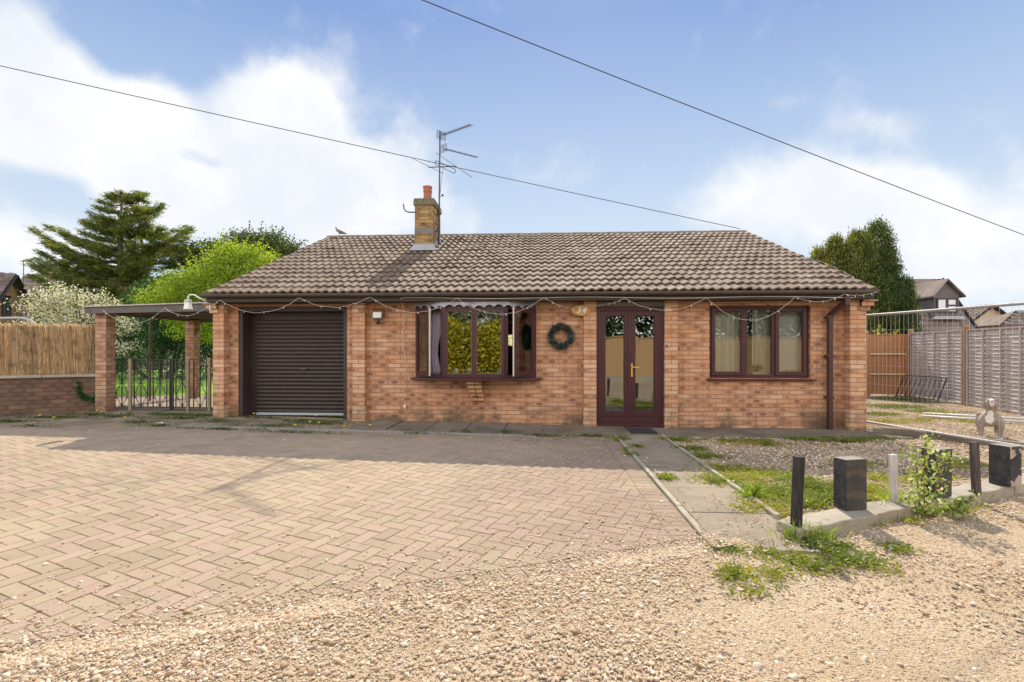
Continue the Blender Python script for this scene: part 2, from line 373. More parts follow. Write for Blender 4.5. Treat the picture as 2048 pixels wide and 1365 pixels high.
# soldier-course colouring over the garage: a real course of upright bricks standing 3 mm proud
s_ = MB(); x = GX0
while x < GX1-.02:
    s_.box(x+.004, min(x+.212, GX1), YW-.004, YW+.05, GZ+.003, 2.215); x += .216
hb(s_, 'lintel_course', brick('soldier bricks', [(0,(.36,.16,.08)),(1,(.48,.23,.12))], .1, oz=.02, seed=2, stain=False))
def pier(x0, x1, yf, corbel=0):
    m = MB(); m.box(0, x1-x0, 0, YW-yf, -.15, 2.20)
    if corbel:
        e = .045
        for k in range(3):
            a, b = (2.02+k*.075, 2.20)
            d = e*(k+1)
            if corbel < 0: m.box(-d, .1, -d*.6-.004*k, YW-yf+.3, a, b-.001*k)
            else: m.box(x1-x0-.1, x1-x0+d, -d*.6-.004*k, YW-yf+.3, a, b-.001*k)
    o = m.build('pier', M['pier'], house); o.location = Vector((x0, yf, 0)) + HI; return o
pier(-5.83, -5.63, 8.63, -1); pier(-3.31, -3.09, 8.69); pier(.76, .98, 8.69); pier(2.14, 2.36, 8.69); pier(5.17, 5.43, 8.63, 1)
# interior (dark rooms behind the windows)
i_ = MB(); i_.box(XL+.31, XR-.31, YW+.29, YB-.29, 0.0, .02); i_.box(XL+.31, XR-.31, YW+.29, YB-.29, 2.30, 2.33)
i_.box(-2.95, -2.85, YW+.29, YB-.29, .02, 2.30); i_.box(.45, .53, YW+.29, YB-.29, .02, 2.3); i_.box(2.42, 2.50, YW+.29, 13, .02, 2.3); i_.box(2.50, XR-.31, 12.9, 13, .02, 2.3); i_.box(.53, 2.42, 12.9, 13, .02, 2.3)
hb(i_, 'interior_room', M['plaster'])
# ---- roof of individually stepped tile courses
def tiled_slope(xa, xb, ye, ze, yr, zr, rows, wave=.15, h=.023, seg=8, jit=.004, seed=1):
    rg = np.random.default_rng(seed)
    n = max(2, int(round((xb-xa)/wave))); L = math.hypot(yr-ye, zr-ze); dy, dz = (yr-ye)/L, (zr-ze)/L; ny, nz = -dz, dy
    if dy < 0: ny, nz = dz, -dy
    cols = n*seg; xs = np.linspace(xa, xb, cols+1); ph = (np.arange(cols+1) % seg)/seg
    prof = np.where(ph < .66, (1-np.cos(ph/.66*math.pi))/2, (1+np.cos((ph-.66)/.34*math.pi))/2)*h*1.35-.004
    tile = (np.arange(cols+1)//(2*seg))
    V = []; g = L/rows
    for r in range(rows):
        jl = rg.normal(0, jit, tile.max()+2)[tile]; js = rg.normal(0, .006, tile.max()+2)[tile]
        s0 = r*g - .03 + js; s1 = (r+1)*g + .0
        lift0 = .044 + jl; lift1 = .006
        def P(s, off): return np.stack([xs, ye+dy*s+ny*off, ze+dz*s+nz*off], 1)
        top0 = P(s0, prof+lift0); top1 = P(np.full(cols+1, s1), prof+lift1); bot = P(s0+.008, prof+lift0-.030); und = P(np.full(cols+1, s1-.1), prof*.5-.012)
        for a, b in ((top0, top1), (bot, top0)):
            V.append(np.stack([a[:-1], a[1:], b[1:], b[:-1]], 1).reshape(-1, 3))
    return np.concatenate(V)
f1 = tiled_slope(XL, XR, YE, ZE, YR, ZR, 16, seed=1)
f2 = tiled_slope(XL, XR, 2*YR-YE, ZE, YR, ZR, 16, seed=2, seg=4)
V = np.concatenate([f1, f2]); V[:, 1] -= YW
roof = quads('roof', V, M['tile'], house)
for p in roof.data.polygons: pass
m = MB()                                            # boarding and verge mortar below the tiles
m.prism([(YE+.06, ZE-.012), (YR, ZR-.012), (2*YR-YE-.06, ZE-.012), (2*YR-YE-.06, ZE-.06), (YR, ZR-.07), (YE+.06, ZE-.06)], 'x', XL+.012, XR-.012)
u = hb(m, 'roof_boarding', M['ridge'], roof)
m = MB(); x = XL; k = 0                              # half-round ridge tiles
while x < XR-.05:
    x2 = min(x+.45, XR); pts = []
    for e, xx in enumerate((x+.004, x2-.004)):
        for j in range(9):
            a = math.pi*j/8; rr = .118 + (.006 if k % 2 else 0)
            pts.append((xx, YR+rr*math.cos(a), ZR-.035+rr*.82*math.sin(a)))
    m.add(pts, [(j, j+1, 10+j, 9+j) for j in range(8)] + [tuple(range(9)), tuple(range(17, 8, -1))])
    x = x2; k += 1
hb(m, 'ridge_tiles', M['ridge'], roof)
# chimney: stack, cap, pot, flashing
cx0, cx1, cy0, cy1 = -2.93, -2.49, 11.62, 12.46
ch = MB(); ch.box(cx0, cx1, cy0, cy1, 3.2, 4.775)
chim = hb(ch, 'chimney', M['chim'], roof)
m = MB(); m.box(cx0-.004, cx1+.004, cy0-.004, cy1+.004, 4.10, 4.24); hb(m, 'chimney_band', plain('slate coloured band', (.17,.15,.14), .9, var=.4), roof)
m = MB(); m.box(cx0-.03, cx1+.03, cy0-.03, cy1+.03, 4.77, 4.88); m.box(cx0-.02, cx1+.02, cy0-.02, cy1+.02, 4.88, 4.93); m.lathe([(.17,4.93),(.13,4.97),(.10,4.98)], 16, Matrix.Translation((-2.71, 12.0, 0)))
hb(m, 'chimney_cap', plain('mossy brick cap', (.15,.135,.085), .95, var=.7, scale=16, bump=.01, bscale=30), roof, bevel=.01)
m = MB(); m.lathe([(.10,4.95),(.105,5.0),(.095,5.12),(.10,5.19),(.108,5.20),(.108,5.22),(.10,5.23),(.10,5.28),(.112,5.285),(.112,5.325),(.08,5.33),(.078,5.2)], 20, Matrix.Translation((-2.71, 12.0, 0)))
hb(m, 'chimney_pot', M['terra'], roof, smooth=True, ang=35)
m = MB(); zb = lambda y: ZE+(y-YE)*SL
m.add([(cx0-.10,cy0-.16,zb(cy0-.16)+.065),(cx1+.10,cy0-.16,zb(cy0-.16)+.065),(cx1+.012,cy0-.008,zb(cy0)+.17),(cx0-.012,cy0-.008,zb(cy0)+.17)], [(0,1,2,3)])
for sx, xx in ((-1, cx0), (1, cx1)):
    for q in range(6):
        ya = cy0 + q*.14; yb_ = ya+.15; za = zb(ya)
        m.add([(xx+sx*.012, ya, za+.03),(xx+sx*.012, yb_, za+.09),(xx+sx*.012, yb_, za+.24),(xx+sx*.012, ya, za+.22),(xx+sx*.13, ya, za+.055),(xx+sx*.13, yb_, za+.11)], [(0,1,2,3),(0,4,5,1)])
hb(m, 'lead_flashing', M['lead'], roof)
# eaves
m = MB(); m.box(XL+.01, XR-.01, 8.44, 8.465, 2.205, 2.325); m.box(XL+.01, XR-.01, 8.465, 8.798, 2.198, 2.213)
hb(m, 'fascia', M['fascia'])
m = MB(); gy, gzz, gr = 8.375, 2.335, .056
pr = [(gy+gr*math.cos(a), gzz+gr*1.05*math.sin(a)) for a in [math.pi+math.pi*j/10 for j in range(11)]] + [(gy+(gr-.006)*math.cos(a), gzz+(gr-.006)*1.05*math.sin(a)) for a in [2*math.pi-math.pi*j/10 for j in range(11)]]
m.prism(pr, 'x', XL-.02, XR+.02)
for x in np.arange(XL+.5, XR, .98): m.prism([(gy+(gr+.005)*math.cos(a), gzz+(gr+.005)*1.05*math.sin(a)) for a in [math.pi+math.pi*j/10 for j in range(11)]], 'x', x, x+.035)
hb(m, 'gutter', M['gutter'])
# downpipe at the right
m = MB(); px_ = 4.89; yy = 8.715
m.box(px_-.036, px_+.036, yy-.036, yy+.036, .03, 1.98); m.box(px_+.065, px_+.15, 8.40, 8.50, 2.10, 2.28)
m.beam((px_, yy, 1.96), (px_+.09, 8.50, 2.13), .068, .068)
dp = hb(m, 'downpipe', M['brownpipe'], bevel=.006)
for z in (.55, 1.25, 1.9):
    m = MB(); m.box(px_-.055, px_+.055, yy-.042, YW, z, z+.035); hb(m, 'bracket', M['brownpipe'], dp)
# garage door
m = MB(); fy = YW+.02
m.box(GX0, GX0+.075, fy, fy+.5, .12, GZ-.004); m.box(GX1-.075, GX1, fy, fy+.24, .12, GZ-.004); m.box(GX0+.075, GX1-.075, fy, fy+.10, GZ-.09, GZ-.004)
m.box(GX0+.075, GX0+.20, fy+.28, fy+.5, .12, GZ-.09); m.box(GX0+.20, GX1-.075, fy+.28, fy+.32, 1.92, GZ-.09)
gf = empty('garage_door', (0,0,0)); gf.parent = house; gf.location = HI
hb(m, 'door_frame', M['fascia'], gf)
gx0, gx1, gy = GX0+.2, GX1-.076, YW+.27
n = 24; z0, z1 = .20, 1.93; P_ = []
for k in range(n*6+1):
    t = k/6; z = z0 + (z1-z0)*t/n; ph = t % 1
    d = -.016*math.sin(min(ph/.78, 1)*math.pi)**.6 if ph < .78 else .006
    P_.append((gy+d, z))
m = MB(); m.add([(gx, y, z) for gx in (gx0, gx1) for y, z in P_], [(i, i+1, len(P_)+i+1, len(P_)+i) for i in range(len(P_)-1)])
hb(m, 'shutter', M['shutter'], gf)
m = MB(); m.box(gx0, gx1, gy-.03, gy+.03, .155, .20); hb(m, 'bottom_rail', plain('pale grey aluminium rail', (.42,.44,.48), .4, .3), gf, bevel=.004)
m = MB(); m.box(-4.43, -4.30, gy-.05, gy-.015, 1.005, 1.03); m.box(-4.38, -4.35, gy-.03, gy-.01, .97, 1.05); hb(m, 'handle', M['darksteel'], gf, bevel=.004)
# ---- window building
def frame_rect(m, x0, x1, z0, z1, t, ya, yb, Mx=None):
    m.box(x0, x0+t, ya, yb, z0, z1, Mx); m.box(x1-t, x1, ya, yb, z0, z1, Mx)
    m.box(x0+t, x1-t, ya, yb, z0, z0+t, Mx); m.box(x0+t, x1-t, ya, yb, z1-t, z1, Mx)
def sash(parent, name, x0, x1, z0, z1, y, t=.055, Mx=None, gm='glass'):
    m = MB(); frame_rect(m, x0, x1, z0, z1, t, y-.012, y+.05, Mx)
    frame_rect(m, x0+t-.002, x1-t+.002, z0+t-.002, z1-t+.002, .014, y+.0, y+.03, Mx)
    o = hb(m, name, M['upvc'], parent, bevel=.005)
    g = MB(); g.box(x0+t, x1-t, y+.014, y+.020, z0+t, z1-t, Mx); hb(g, 'pane', M[gm], o)
    return o
rw = empty('window', (0,0,0)); rw.parent = house; rw.location = HI
m = MB(); wy = YW+.06; T = .06
frame_rect(m, WX0, WX1, WZ0+.0, WZ1, T, wy, wy+.07)
a1, a2 = 3.555, 4.035
m.box(a1-.035, a1+.035, wy, wy+.07, WZ0+T, WZ1-T); m.box(a2-.035, a2+.035, wy, wy+.07, WZ0+T, WZ1-T)
hb(m, 'window_frame', M['upvc'], rw, bevel=.006)
sash(rw, 'casement', WX0+.045, a1-.02, WZ0+.045, WZ1-.045, wy-.012, gm='glassclear'); sash(rw, 'casement', a2+.02, WX1-.045, WZ0+.045, WZ1-.045, wy-.012, gm='glassclear')
g = MB(); g.box(a1+.035, a2-.035, wy+.025, wy+.031, WZ0+T, WZ1-T); hb(g, 'pane', M['glassclear'], rw)
m = MB(); m.prism([(YW-.07, WZ0-.035), (YW-.07, WZ0-.012), (YW+.08, WZ0), (YW+.08, WZ0-.035)], 'x', WX0-.05, WX1+.06); hb(m, 'sill', M['upvc'], rw, bevel=.004)
# ---- splayed bay window
bay = empty('bay_window', (0,0,0)); bay.parent = house; bay.location = HI
A, B, C_, D = Vector((BX0, YW, 0)), Vector((-1.665, 8.5, 0)), Vector((-.575, 8.5, 0)), Vector((BX1, YW, 0))
zb0, zb1 = .885, 2.12
def loc(a, b):                                     # local frame: x along a->b, y inwards
    d = (b-a).normalized(); nrm = Vector((-d.y, d.x, 0)); return Matrix(((d.x, nrm.x, 0, a.x), (d.y, nrm.y, 0, a.y), (0,0,1,0), (0,0,0,1)))
m = MB(); Mc = loc(B, C_); Lc = (C_-B).length
frame_rect(m, 0, Lc, zb0, zb1, .075, 0, .08, Mc); m.box(Lc/2-.04, Lc/2+.04, 0, .08, zb0+.075, zb1-.075, Mc)
m.box(.02, .075, -.012, 0, zb0+.03, zb1-.03, Mc); m.box(Lc-.075, Lc-.02, -.012, 0, zb0+.03, zb1-.03, Mc)
for a, b in ((A, B), (C_, D)):
    Ms = loc(a, b); Ls = (b-a).length; frame_rect(m, 0.0, Ls, zb0, zb1, .05, .004, .075, Ms)
hb(m, 'window_frame', M['upvc'], bay, bevel=.005)
g = MB(); g.box(.075, Lc/2-.04, .03, .036, zb0+.075, zb1-.075, Mc); hb(g, 'pane', M['glass'], bay)
g = MB(); g.box(Lc/2+.04, Lc-.075, .03, .036, zb0+.075, zb1-.075, Mc); hb(g, 'pane', M['glass'], bay)
m = MB(); frame_rect(m, .075-.001, Lc/2-.04+.001, zb0+.074, zb1-.074, .010, .012, .028, Mc); frame_rect(m, Lc/2+.04-.001, Lc-.075+.001, zb0+.074, zb1-.074, .010, .012, .028, Mc)
hb(m, 'glazing_bead', plain('grey glazing bead', (.17,.12,.12), .5), bay)
for hinge, tip in ((Vector((-2.165, 8.75, 0)), Vector((-1.845, 8.31, 0))), (Vector((-.095, 8.75, 0)), Vector((-.43, 8.30, 0)))):
    if hinge.x < -1: Mq = loc(hinge, tip); L = (tip-hinge).length
    else: Mq = loc(tip, hinge); L = (tip-hinge).length
    o = sash(bay, 'open_casement', 0, L, zb0+.045, zb1-.045, -.02, .06, Mq)
    m = MB(); xe = L if hinge.x < -1 else 0
    m.box(xe-.003, xe+.005, -.012, .014, zb0+.043, zb1-.043, Mq); hb(m, 'seal', M['cream'], o)
sill = [(A.x-.06, YW-.02), (A.x-.08, YW-.07), (B.x-.03, B.y-.075), (C_.x+.03, C_.y-.075), (D.x+.10, YW-.07), (D.x+.10, YW-.02), (D.x, YW+.05), (A.x, YW+.05)]
m = MB(); m.prism(sill, 'z', zb0-.04, zb0-.003); hb(m, 'sill', M['upvc'], bay, bevel=.004)
m = MB(); m.prism([(A.x, YW+.02), (A.x, YW-.03), (B.x, B.y-.02), (C_.x, C_.y-.02), (D.x, YW-.03), (D.x, YW+.02)], 'z', zb1+.002, zb1+.05); hb(m, 'bay_head', M['upvc'], bay)
# scalloped felt valance round the bay head
m = MB(); pts = []
segs = [(A+Vector((-.03,-.06,0)), B+Vector((-.02,-.05,0))), (B+Vector((-.02,-.05,0)), C_+Vector((.02,-.05,0))), (C_+Vector((.02,-.05,0)), D+Vector((.03,-.06,0)))]
tot = 0; V_ = []
for a, b in segs:
    L = (b-a).length; n = int(L/.012)
    for i in range(n+(1 if a is segs[2][0] else 0)):
        p = a.lerp(b, i/n); s = tot+L*i/n; sc_ = abs(math.sin(s/.17*math.pi)); zz = 2.085 + .045*sc_ + .010*math.sin(s*9)
        bulge = .015*math.sin(s*23)
        V_.append((p + Vector((0, .05, 0)), 2.196)); V_.append((p + Vector((0, bulge-.004, 0)), zz)); 
    tot += L
m.add([(p.x, p.y, z) for p, z in V_], [(i, i+1, i+3, i+2) for i in range(0, len(V_)-2, 2)])
vo = hb(m, 'felt_valance', M['felt'], bay); so = vo.modifiers.new('s', 'SOLIDIFY'); so.thickness = .006
# brick corbel under the bay
m = MB()
for k in range(5):
    z = .845-.075*(k+1); dd = .26-.045*k; hw = .125-.004*k
    for s0, s1 in ((-hw, -.004), (.004, hw)): m.box(-1.13+s0+k*.012, -1.13+s1+k*.012, YW-dd, YW, z+.006, z+.071)
hb(m, 'brick_corbel', M['pier'], bevel=.004)
# air brick
m = MB(); ax, az = -2.87, 2.03
frame_rect(m, ax-.11, ax+.11, az-.07, az+.075, .012, YW-.012, YW+.01)
for k in range(5): m.box(ax-.098, ax+.098, YW-.010, YW+.01, az-.055+k*.025, az-.043+k*.025)
for k in range(6): m.box(ax-.095+k*.036, ax-.088+k*.036, YW-.008, YW+.01, az-.06, az+.065)
hb(m, 'air_brick', plain('red clay vent', (.26,.075,.05), .8))
# ---- glazed double front door
fd = empty('front_door', (0,0,0)); fd.parent = house; fd.location = HI
m = MB(); dy = YW-.05; z0, z1 = .05, 2.115
frame_rect(m, DX0+.005, DX1-.005, z0, z1, .07, dy, dy+.09); m.box(DX0-.0, DX1+.0, dy-.02, dy+.10, z0-.02, z0+.03); m.box(DX0+.075, DX1-.075, dy-.006, dy+.08, z0+.03, z0+.14)
m.box(DX0+.02, DX1-.02, dy-.012, dy, z0+.145, z0+.155)
hb(m, 'door_frame', M['upvc'], fd, bevel=.006)
m = MB(); m.box(DX0+.005, DX1-.005, dy+.03, YW+.1, z1+.003, 2.20); hb(m, 'head_board', plain('weathered grey board', (.20,.18,.16), .8, var=.4, scale=5), fd)
xm = (DX0+DX1)/2
for a, b, nm in ((DX0+.07, xm-.004, 0), (xm+.004, DX1-.07, 1)):
    m = MB(); t = .085; Z0, Z1 = z0+.155, z1-.072; ya = dy+.012
    m.box(a, a+t, ya, ya+.05, Z0, Z1); m.box(b-t, b, ya, ya+.05, Z0, Z1); m.box(a+t, b-t, ya, ya+.05, Z0, Z0+.09); m.box(a+t, b-t, ya, ya+.05, Z1-.085, Z1)
    frame_rect(m, a+t-.002, b-t+.002, Z0+.088, Z1-.083, .016, ya+.012, ya+.04)
    lf = hb(m, 'door_leaf', M['upvc'], fd, bevel=.005)
    g = MB(); g.box(a+t, b-t, ya+.022, ya+.028, Z0+.09, Z1-.085); hb(g, 'pane', M['glass'], lf)
    if nm == 1:
        h = MB(); hx = a+.03; h.box(hx-.013, hx+.015, ya-.010, ya, .90, 1.13); h.tube([(hx, ya-.005, 1.07), (hx, ya-.05, 1.07), (hx+.12, ya-.052, 1.068)], .009, 10); hb(h, 'handle', M['gold'], lf, bevel=.002)
m = MB(); m.box(xm-.028, xm+.012, dy-.004, dy+.012, z0+.155, z1-.072); hb(m, 'door_astragal', M['upvc'], fd, bevel=.004)
# doorbell
m = MB(); bp = at_y(1334, 692, 8.69); m.box(bp.x-.04, bp.x+.045, 8.665, 8.69, bp.z-.02, bp.z+.02); o = m.build('doorbell', plain('grey doorbell plate', (.35,.33,.3), .4), None, bevel=.003)
tag(o, 'small rectangular doorbell on the brick pier right of the front door', 'doorbell')
m = MB(); m.box(bp.x-.028, bp.x+.002, 8.658, 8.664, bp.z-.014, bp.z+.014); q = m.build('button', M['black'], o, bevel=.003)
# ---- objects on the facade
m = MB(); c = at_y(1162, 621, 8.70); prof = []
nseg = 40
def oval(rx, rz, y): return [(c.x+rx*math.cos(2*math.pi*j/nseg)*(1+.015*math.sin(5*j)), y, c.z+rz*math.sin(2*math.pi*j/nseg)*(1+.03*math.sin(3*j+1))) for j in range(nseg)]
vs = oval(.165,.095,8.70)+oval(.172,.10,8.68)+oval(.165,.093,8.668)
m.add(vs, [tuple(range(nseg)), tuple(range(3*nseg-1, 2*nseg-1, -1))]+[(i*nseg+j, i*nseg+(j+1)%nseg, (i+1)*nseg+(j+1)%nseg, (i+1)*nseg+j) for i in range(2) for j in range(nseg)])
def woodmat(name, a, b, sc1=(3, 3, 30)):
    s = S(name); v = s.coord('Object'); mp = s.n('ShaderNodeMapping'); s.put(mp.inputs[0], v); mp.inputs['Scale'].default_value = sc1
    f = s.noise(mp.outputs[0], 3, 6, .65, dist=.4); c_ = s.mix(s.sm(f, .3, .7), a, b); s.pbr(c_, .75, 0, s.bump(f, .003), .25); return s.mat
pl = m.build('house_number_sign', woodmat('varnished log slice', (.42,.20,.06), (.58,.34,.13)), None)
tag(pl, 'oval wooden sign with white number 34 beside the front door', 'house sign')
for ch_, dx_, dz_ in (('3', -.085, -.045), ('4', .005, -.050)):
    fc = bpy.data.curves.new('digit', 'FONT'); fc.body = ch_; fc.size = .145; fc.shear = .35; fc.extrude = .002; fc.offset = .0025
    t_ = bpy.data.objects.new('tmp', fc); link(t_); bpy.context.view_layer.update(); me_ = bpy.data.meshes.new_from_object(t_.evaluated_get(bpy.context.evaluated_depsgraph_get())); bpy.data.objects.remove(t_); t = bpy.data.objects.new('digit', me_); t.location = (c.x+dx_, 8.664, c.z+dz_); t.rotation_euler = (R(90), 0, 0); link(t, pl); me_.materials.clear(); me_.materials.append(M['white'])
# floodlight
m = MB(); c = at_y(756, 632, 8.68); Mf = Matrix.Translation(c) @ Matrix.Rotation(R(-14), 4, 'X')
m.box(-.085, .085, -.05, .03, -.065, .065, Mf); fl = m.build('floodlight', plain('grey cast floodlight body', (.22,.21,.20), .5), None, bevel=.012)
tag(fl, 'square security floodlight with motion sensor on the wall right of the garage', 'floodlight')
m = MB(); m.box(-.072, .072, -.056, -.0505, -.052, .052, Mf); m.build('lamp_glass', plain('frosted lamp glass', (.62,.62,.58), .25, spec=.7), fl, bevel=.004)
m = MB(); m.lathe([(.012,-.035),(.03,-.03),(.035,0),(.03,.02),(.0,.025)], 14, Matrix.Translation(c+Vector((.01,-.02,-.12)))); m.tube([c+Vector((0,.02,-.06)), c+Vector((.005,0,-.1))], .012, 8); m.build('motion_sensor', M['black'], fl, smooth=True)
m = MB(); m.box(c.x-.03, c.x+.03, 8.71, 8.8, c.z-.04, c.z+.04); m.build('bracket', M['black'], fl)
# white overflow cap on the wall
c = at_y(810, 813, 8.8); m = MB(); m.lathe([(.022,0),(.026,.03),(.018,.04),(0,.041)], 12, Matrix.Translation(c) @ Matrix.Rotation(R(90),4,'X')); m.tube([c+Vector((.01,-.03,-.01)), c+Vector((.02,-.04,-.05))], .008, 8)
tag(m.build('overflow_pipe', M['white'], None, smooth=True), 'small white pipe end low on the brick wall left of the bay', 'pipe')
# wreath
M['berry'] = plain('dark red berries', (.22,.012,.02), .35)
c = at_y(1122, 673, 8.74); V = []; LV = []; n = 4200; a = rng.uniform(0, 2*math.pi, n); rr = .175 + rng.normal(0, .027, n); dpt = rng.normal(0, .02, n)
rr += .006*np.sin(a*9)+.004*np.sin(a*4+1)
cen = np.stack([c.x+rr*np.cos(a), c.y+dpt-.01, c.z+rr*np.sin(a)], 1)
def leafverts(C, size, elong=2.2, dirs=None, dn=.6, width=.5, rg=rng):
    n = len(C); a = rg.normal(size=(n, 3))
    if dirs is not None: a = dirs + a*dn*.6
    a /= np.linalg.norm(a, axis=1, keepdims=True)+1e-9
    b = np.cross(a, rg.normal(size=(n, 3))); b /= np.linalg.norm(b, axis=1, keepdims=True)+1e-9
    s = np.asarray(size).reshape(-1, 1) if np.ndim(size) else size
    return np.stack([C-a*s*elong*.5, C+b*s*width, C+a*s*elong*.5, C-b*s*width], 1).reshape(-1, 3)
tdir = np.stack([-np.sin(a)+.5*np.cos(a), np.full(n, -.5), np.cos(a)+.5*np.sin(a)], 1)
wm = foliage('dark spruce needles', [(0,(.010,.028,.022)),(.6,(.025,.07,.055)),(1,(.16,.22,.20))], .15)
wr = empty('christmas_wreath', c, 0, 'round dark green wreath with red berries on the brick wall left of the door', 'wreath')
cen -= np.array(c)
quads('foliage', leafverts(cen, .010, 6, tdir, .7, .35), wm, wr, rng.random(n)**1.5)
for k in range(26):
    m = MB()
    t = rng.choice([.5, 1.2, 2.4, 3.6, 4.6, 5.4]) + rng.normal(0, .12); q = .175+rng.normal(0, .018)
    m.lathe([(0.001,-.011),(.008,-.008),(.011,0),(.008,.008),(.001,.011)], 8, Matrix.Translation((q*math.cos(t), -.035, q*math.sin(t)))); m.build('berry', M['berry'], wr, smooth=True)

m = MB(); m.tube([(.172*math.cos(t), 0, .172*math.sin(t)) for t in np.linspace(0, 2*math.pi, 40)], .012, 8); m.build('ring', M['bark'], wr)
# swan-neck outside lamp on the left corner
lamp = empty('outside_lamp', at_y(425, 602, 8.6), 0, 'white swan neck lamp reaching out left from the garage corner', 'wall lamp')
o0 = lamp.location
def rel(px, py, y): return at_y(px, py, y)-o0
m = MB(); m.tube([rel(434,602,8.6), rel(424,601,8.5), rel(410,602,8.45), rel(398,596,8.4), rel(389,590,8.4), rel(380,590,8.4), rel(376,595,8.4), rel(376,601,8.4)], .012, 10); m.build('swan_neck', M['white'], lamp, smooth=True)
m = MB(); m.box(-.03, -.01, -.05, .0, -.17, .0); m.build('bracket', M['white'], lamp)
m = MB(); q = rel(376,600,8.4); m.lathe([(.02,.01),(.055,0),(.06,-.045),(.055,-.05)], 20, Matrix.Translation(q)); m.build('lamp_cap', plain('grey lamp cap', (.4,.41,.42), .5), lamp, smooth=True, ang=40)
m = MB(); m.lathe([(.052,-.048),(.058,-.10),(.070,-.165),(.06,-.17),(.04,-.10)], 20, Matrix.Translation(q)); m.build('lamp_shade', M['white'], lamp, smooth=True, ang=40)
# doormat
m = MB(); m.box(1.18, 1.88, 8.10, 8.55, .035, .05); tag(m.build('doormat', plain('black rubber mat', (.025,.025,.03), .85, bump=.004), None, bevel=.004), 'black doormat lying in front of the glazed front door', 'doormat')
# =================================================================== ground
def axis(dense0, dense1, st, far):
    a = list(np.arange(dense0, dense1+1e-6, st)); k = st
    lo, hi = dense0, dense1
    L_, H_ = [], []
    while hi < far: k *= 1.35; lo -= k; hi += k; L_.insert(0, lo); H_.append(hi)
    return np.array(L_+a+H_)
xs = axis(-14, 14, .2, 500); ys = axis(-6, 22, .2, 500)
X, Y = np.meshgrid(xs, ys, indexing='ij'); Z = gz(X, Y) + .006*np.sin(X*1.7+Y*2.3)*np.sin(Y*1.1-X*.6)
nx_, ny_ = X.shape; V = np.stack([X, Y, Z], -1).reshape(-1, 3); idx = np.arange(nx_*ny_).reshape(nx_, ny_)
Fq = np.stack([idx[:-1, :-1], idx[1:, :-1], idx[1:, 1:], idx[:-1, 1:]], -1).reshape(-1)
me = bpy.data.meshes.new('ground'); me.vertices.add(len(V)); me.vertices.foreach_set('co', V.astype(np.float32).ravel())
me.loops.add(len(Fq)); me.loops.foreach_set('vertex_index', Fq.astype(np.int32)); me.polygons.add(len(Fq)//4); me.polygons.foreach_set('loop_start', np.arange(0, len(Fq), 4, dtype=np.int32))
me.update(calc_edges=True); me.polygons.foreach_set('use_smooth', [True]*len(me.polygons)); me.materials.append(M['sand'])
ground = link(bpy.data.objects.new('ground', me)); tag(ground, kind='structure')
# lawn beyond the gates
def sheet(name, x0, x1, y0, y1, dz, mat, st=.5, kind='structure'):
    m = MB(); nx = max(1, int((x1-x0)/st)); ny = max(1, int((y1-y0)/st))
    vs = [(x0+(x1-x0)*i/nx, y0+(y1-y0)*j/ny, gz1(x0+(x1-x0)*i/nx, y0+(y1-y0)*j/ny)+dz) for i in range(nx+1) for j in range(ny+1)]
    m.add(vs, [(i*(ny+1)+j, (i+1)*(ny+1)+j, (i+1)*(ny+1)+j+1, i*(ny+1)+j+1) for i in range(nx) for j in range(ny)])
    o = m.build(name, mat, None, smooth=True); tag(o, kind=kind); return o
sheet('lawn', -34, -6.2, 12.4, 34, .03, plain('mown lawn soil', (.20,.36,.05), .95, var=.4, scale=3))
sheet('carport_floor', -13, -5.84, 9.6, 12.4, .024, M['conc'])
# ---- block paving: every block modelled, 45 degree herringbone, soldier course edges
P0 = Vector((1.155, 3.42)); P1 = Vector((-9.0, -.79)); dE = (P1-P0).normalized(); nE = Vector((dE.y, -dE.x))   # front edge; nE points to the house
if nE.y < 0: nE = -nE
XR_ = 1.155; YT = 7.60
def clip(poly, px_, py_, nx, ny):                   # keep side where (p-P).n >= 0
    out = []
    for i in range(len(poly)):
        a, b = poly[i], poly[(i+1) % len(poly)]
        da = (a[0]-px_)*nx+(a[1]-py_)*ny; db = (b[0]-px_)*nx+(b[1]-py_)*ny
        if da >= 0: out.append(a)
        if (da >= 0) != (db >= 0):
            t = da/(da-db); out.append((a[0]+(b[0]-a[0])*t, a[1]+(b[1]-a[1])*t))
    return out
blocks = []
Lb, Wb, G = .216, .108, .0030
aA = math.atan2(-dE.y, -dE.x)-R(45); cA, sA = math.cos(aA), math.sin(aA)
# herringbone cells: in a grid of 0.1 m squares, block (i,j) pattern with period 4
field_clip = [(XR_-.215, 0, -1, 0), (0, YT-.12, 0, -1), (P0.x+nE.x*.215, P0.y+nE.y*.215, nE.x, nE.y), (-12.2, 0, 1, 0), (0, .2, 0, 1)]
for i in range(-150, 150):
    for j in range(-150, 150):
        k = (i-j) % 4
        if k == 0: r = (i, j, i+2, j+1)             # horizontal block covering (i,j),(i+1,j)
        elif k == 3: r = (i, j, i+1, j+2)           # vertical block covering (i,j),(i,j+1)
        else: continue
        cx_, cy_ = (r[0]+r[2])/2*Wb, (r[1]+r[3])/2*Wb
        wx, wy_ = cx_*cA-cy_*sA-5.0, cx_*sA+cy_*cA+4.5
        if wx > 1.5 or wx < -11.5 or wy_ < 1.4 or wy_ > 7.8 or wx < -1.16*wy_-.9: continue
        pc = [(r[0]*Wb+G, r[1]*Wb+G), (r[2]*Wb-G, r[1]*Wb+G), (r[2]*Wb-G, r[3]*Wb-G), (r[0]*Wb+G, r[3]*Wb-G)]
        pc = [(x*cA-y*sA-5.0, x*sA+y*cA+4.5) for x, y in pc]
        for cl in field_clip:
            pc = clip(pc, *cl)
            if len(pc) < 3: break
        if len(pc) >= 3: blocks.append((pc, 0))
y = 3.6
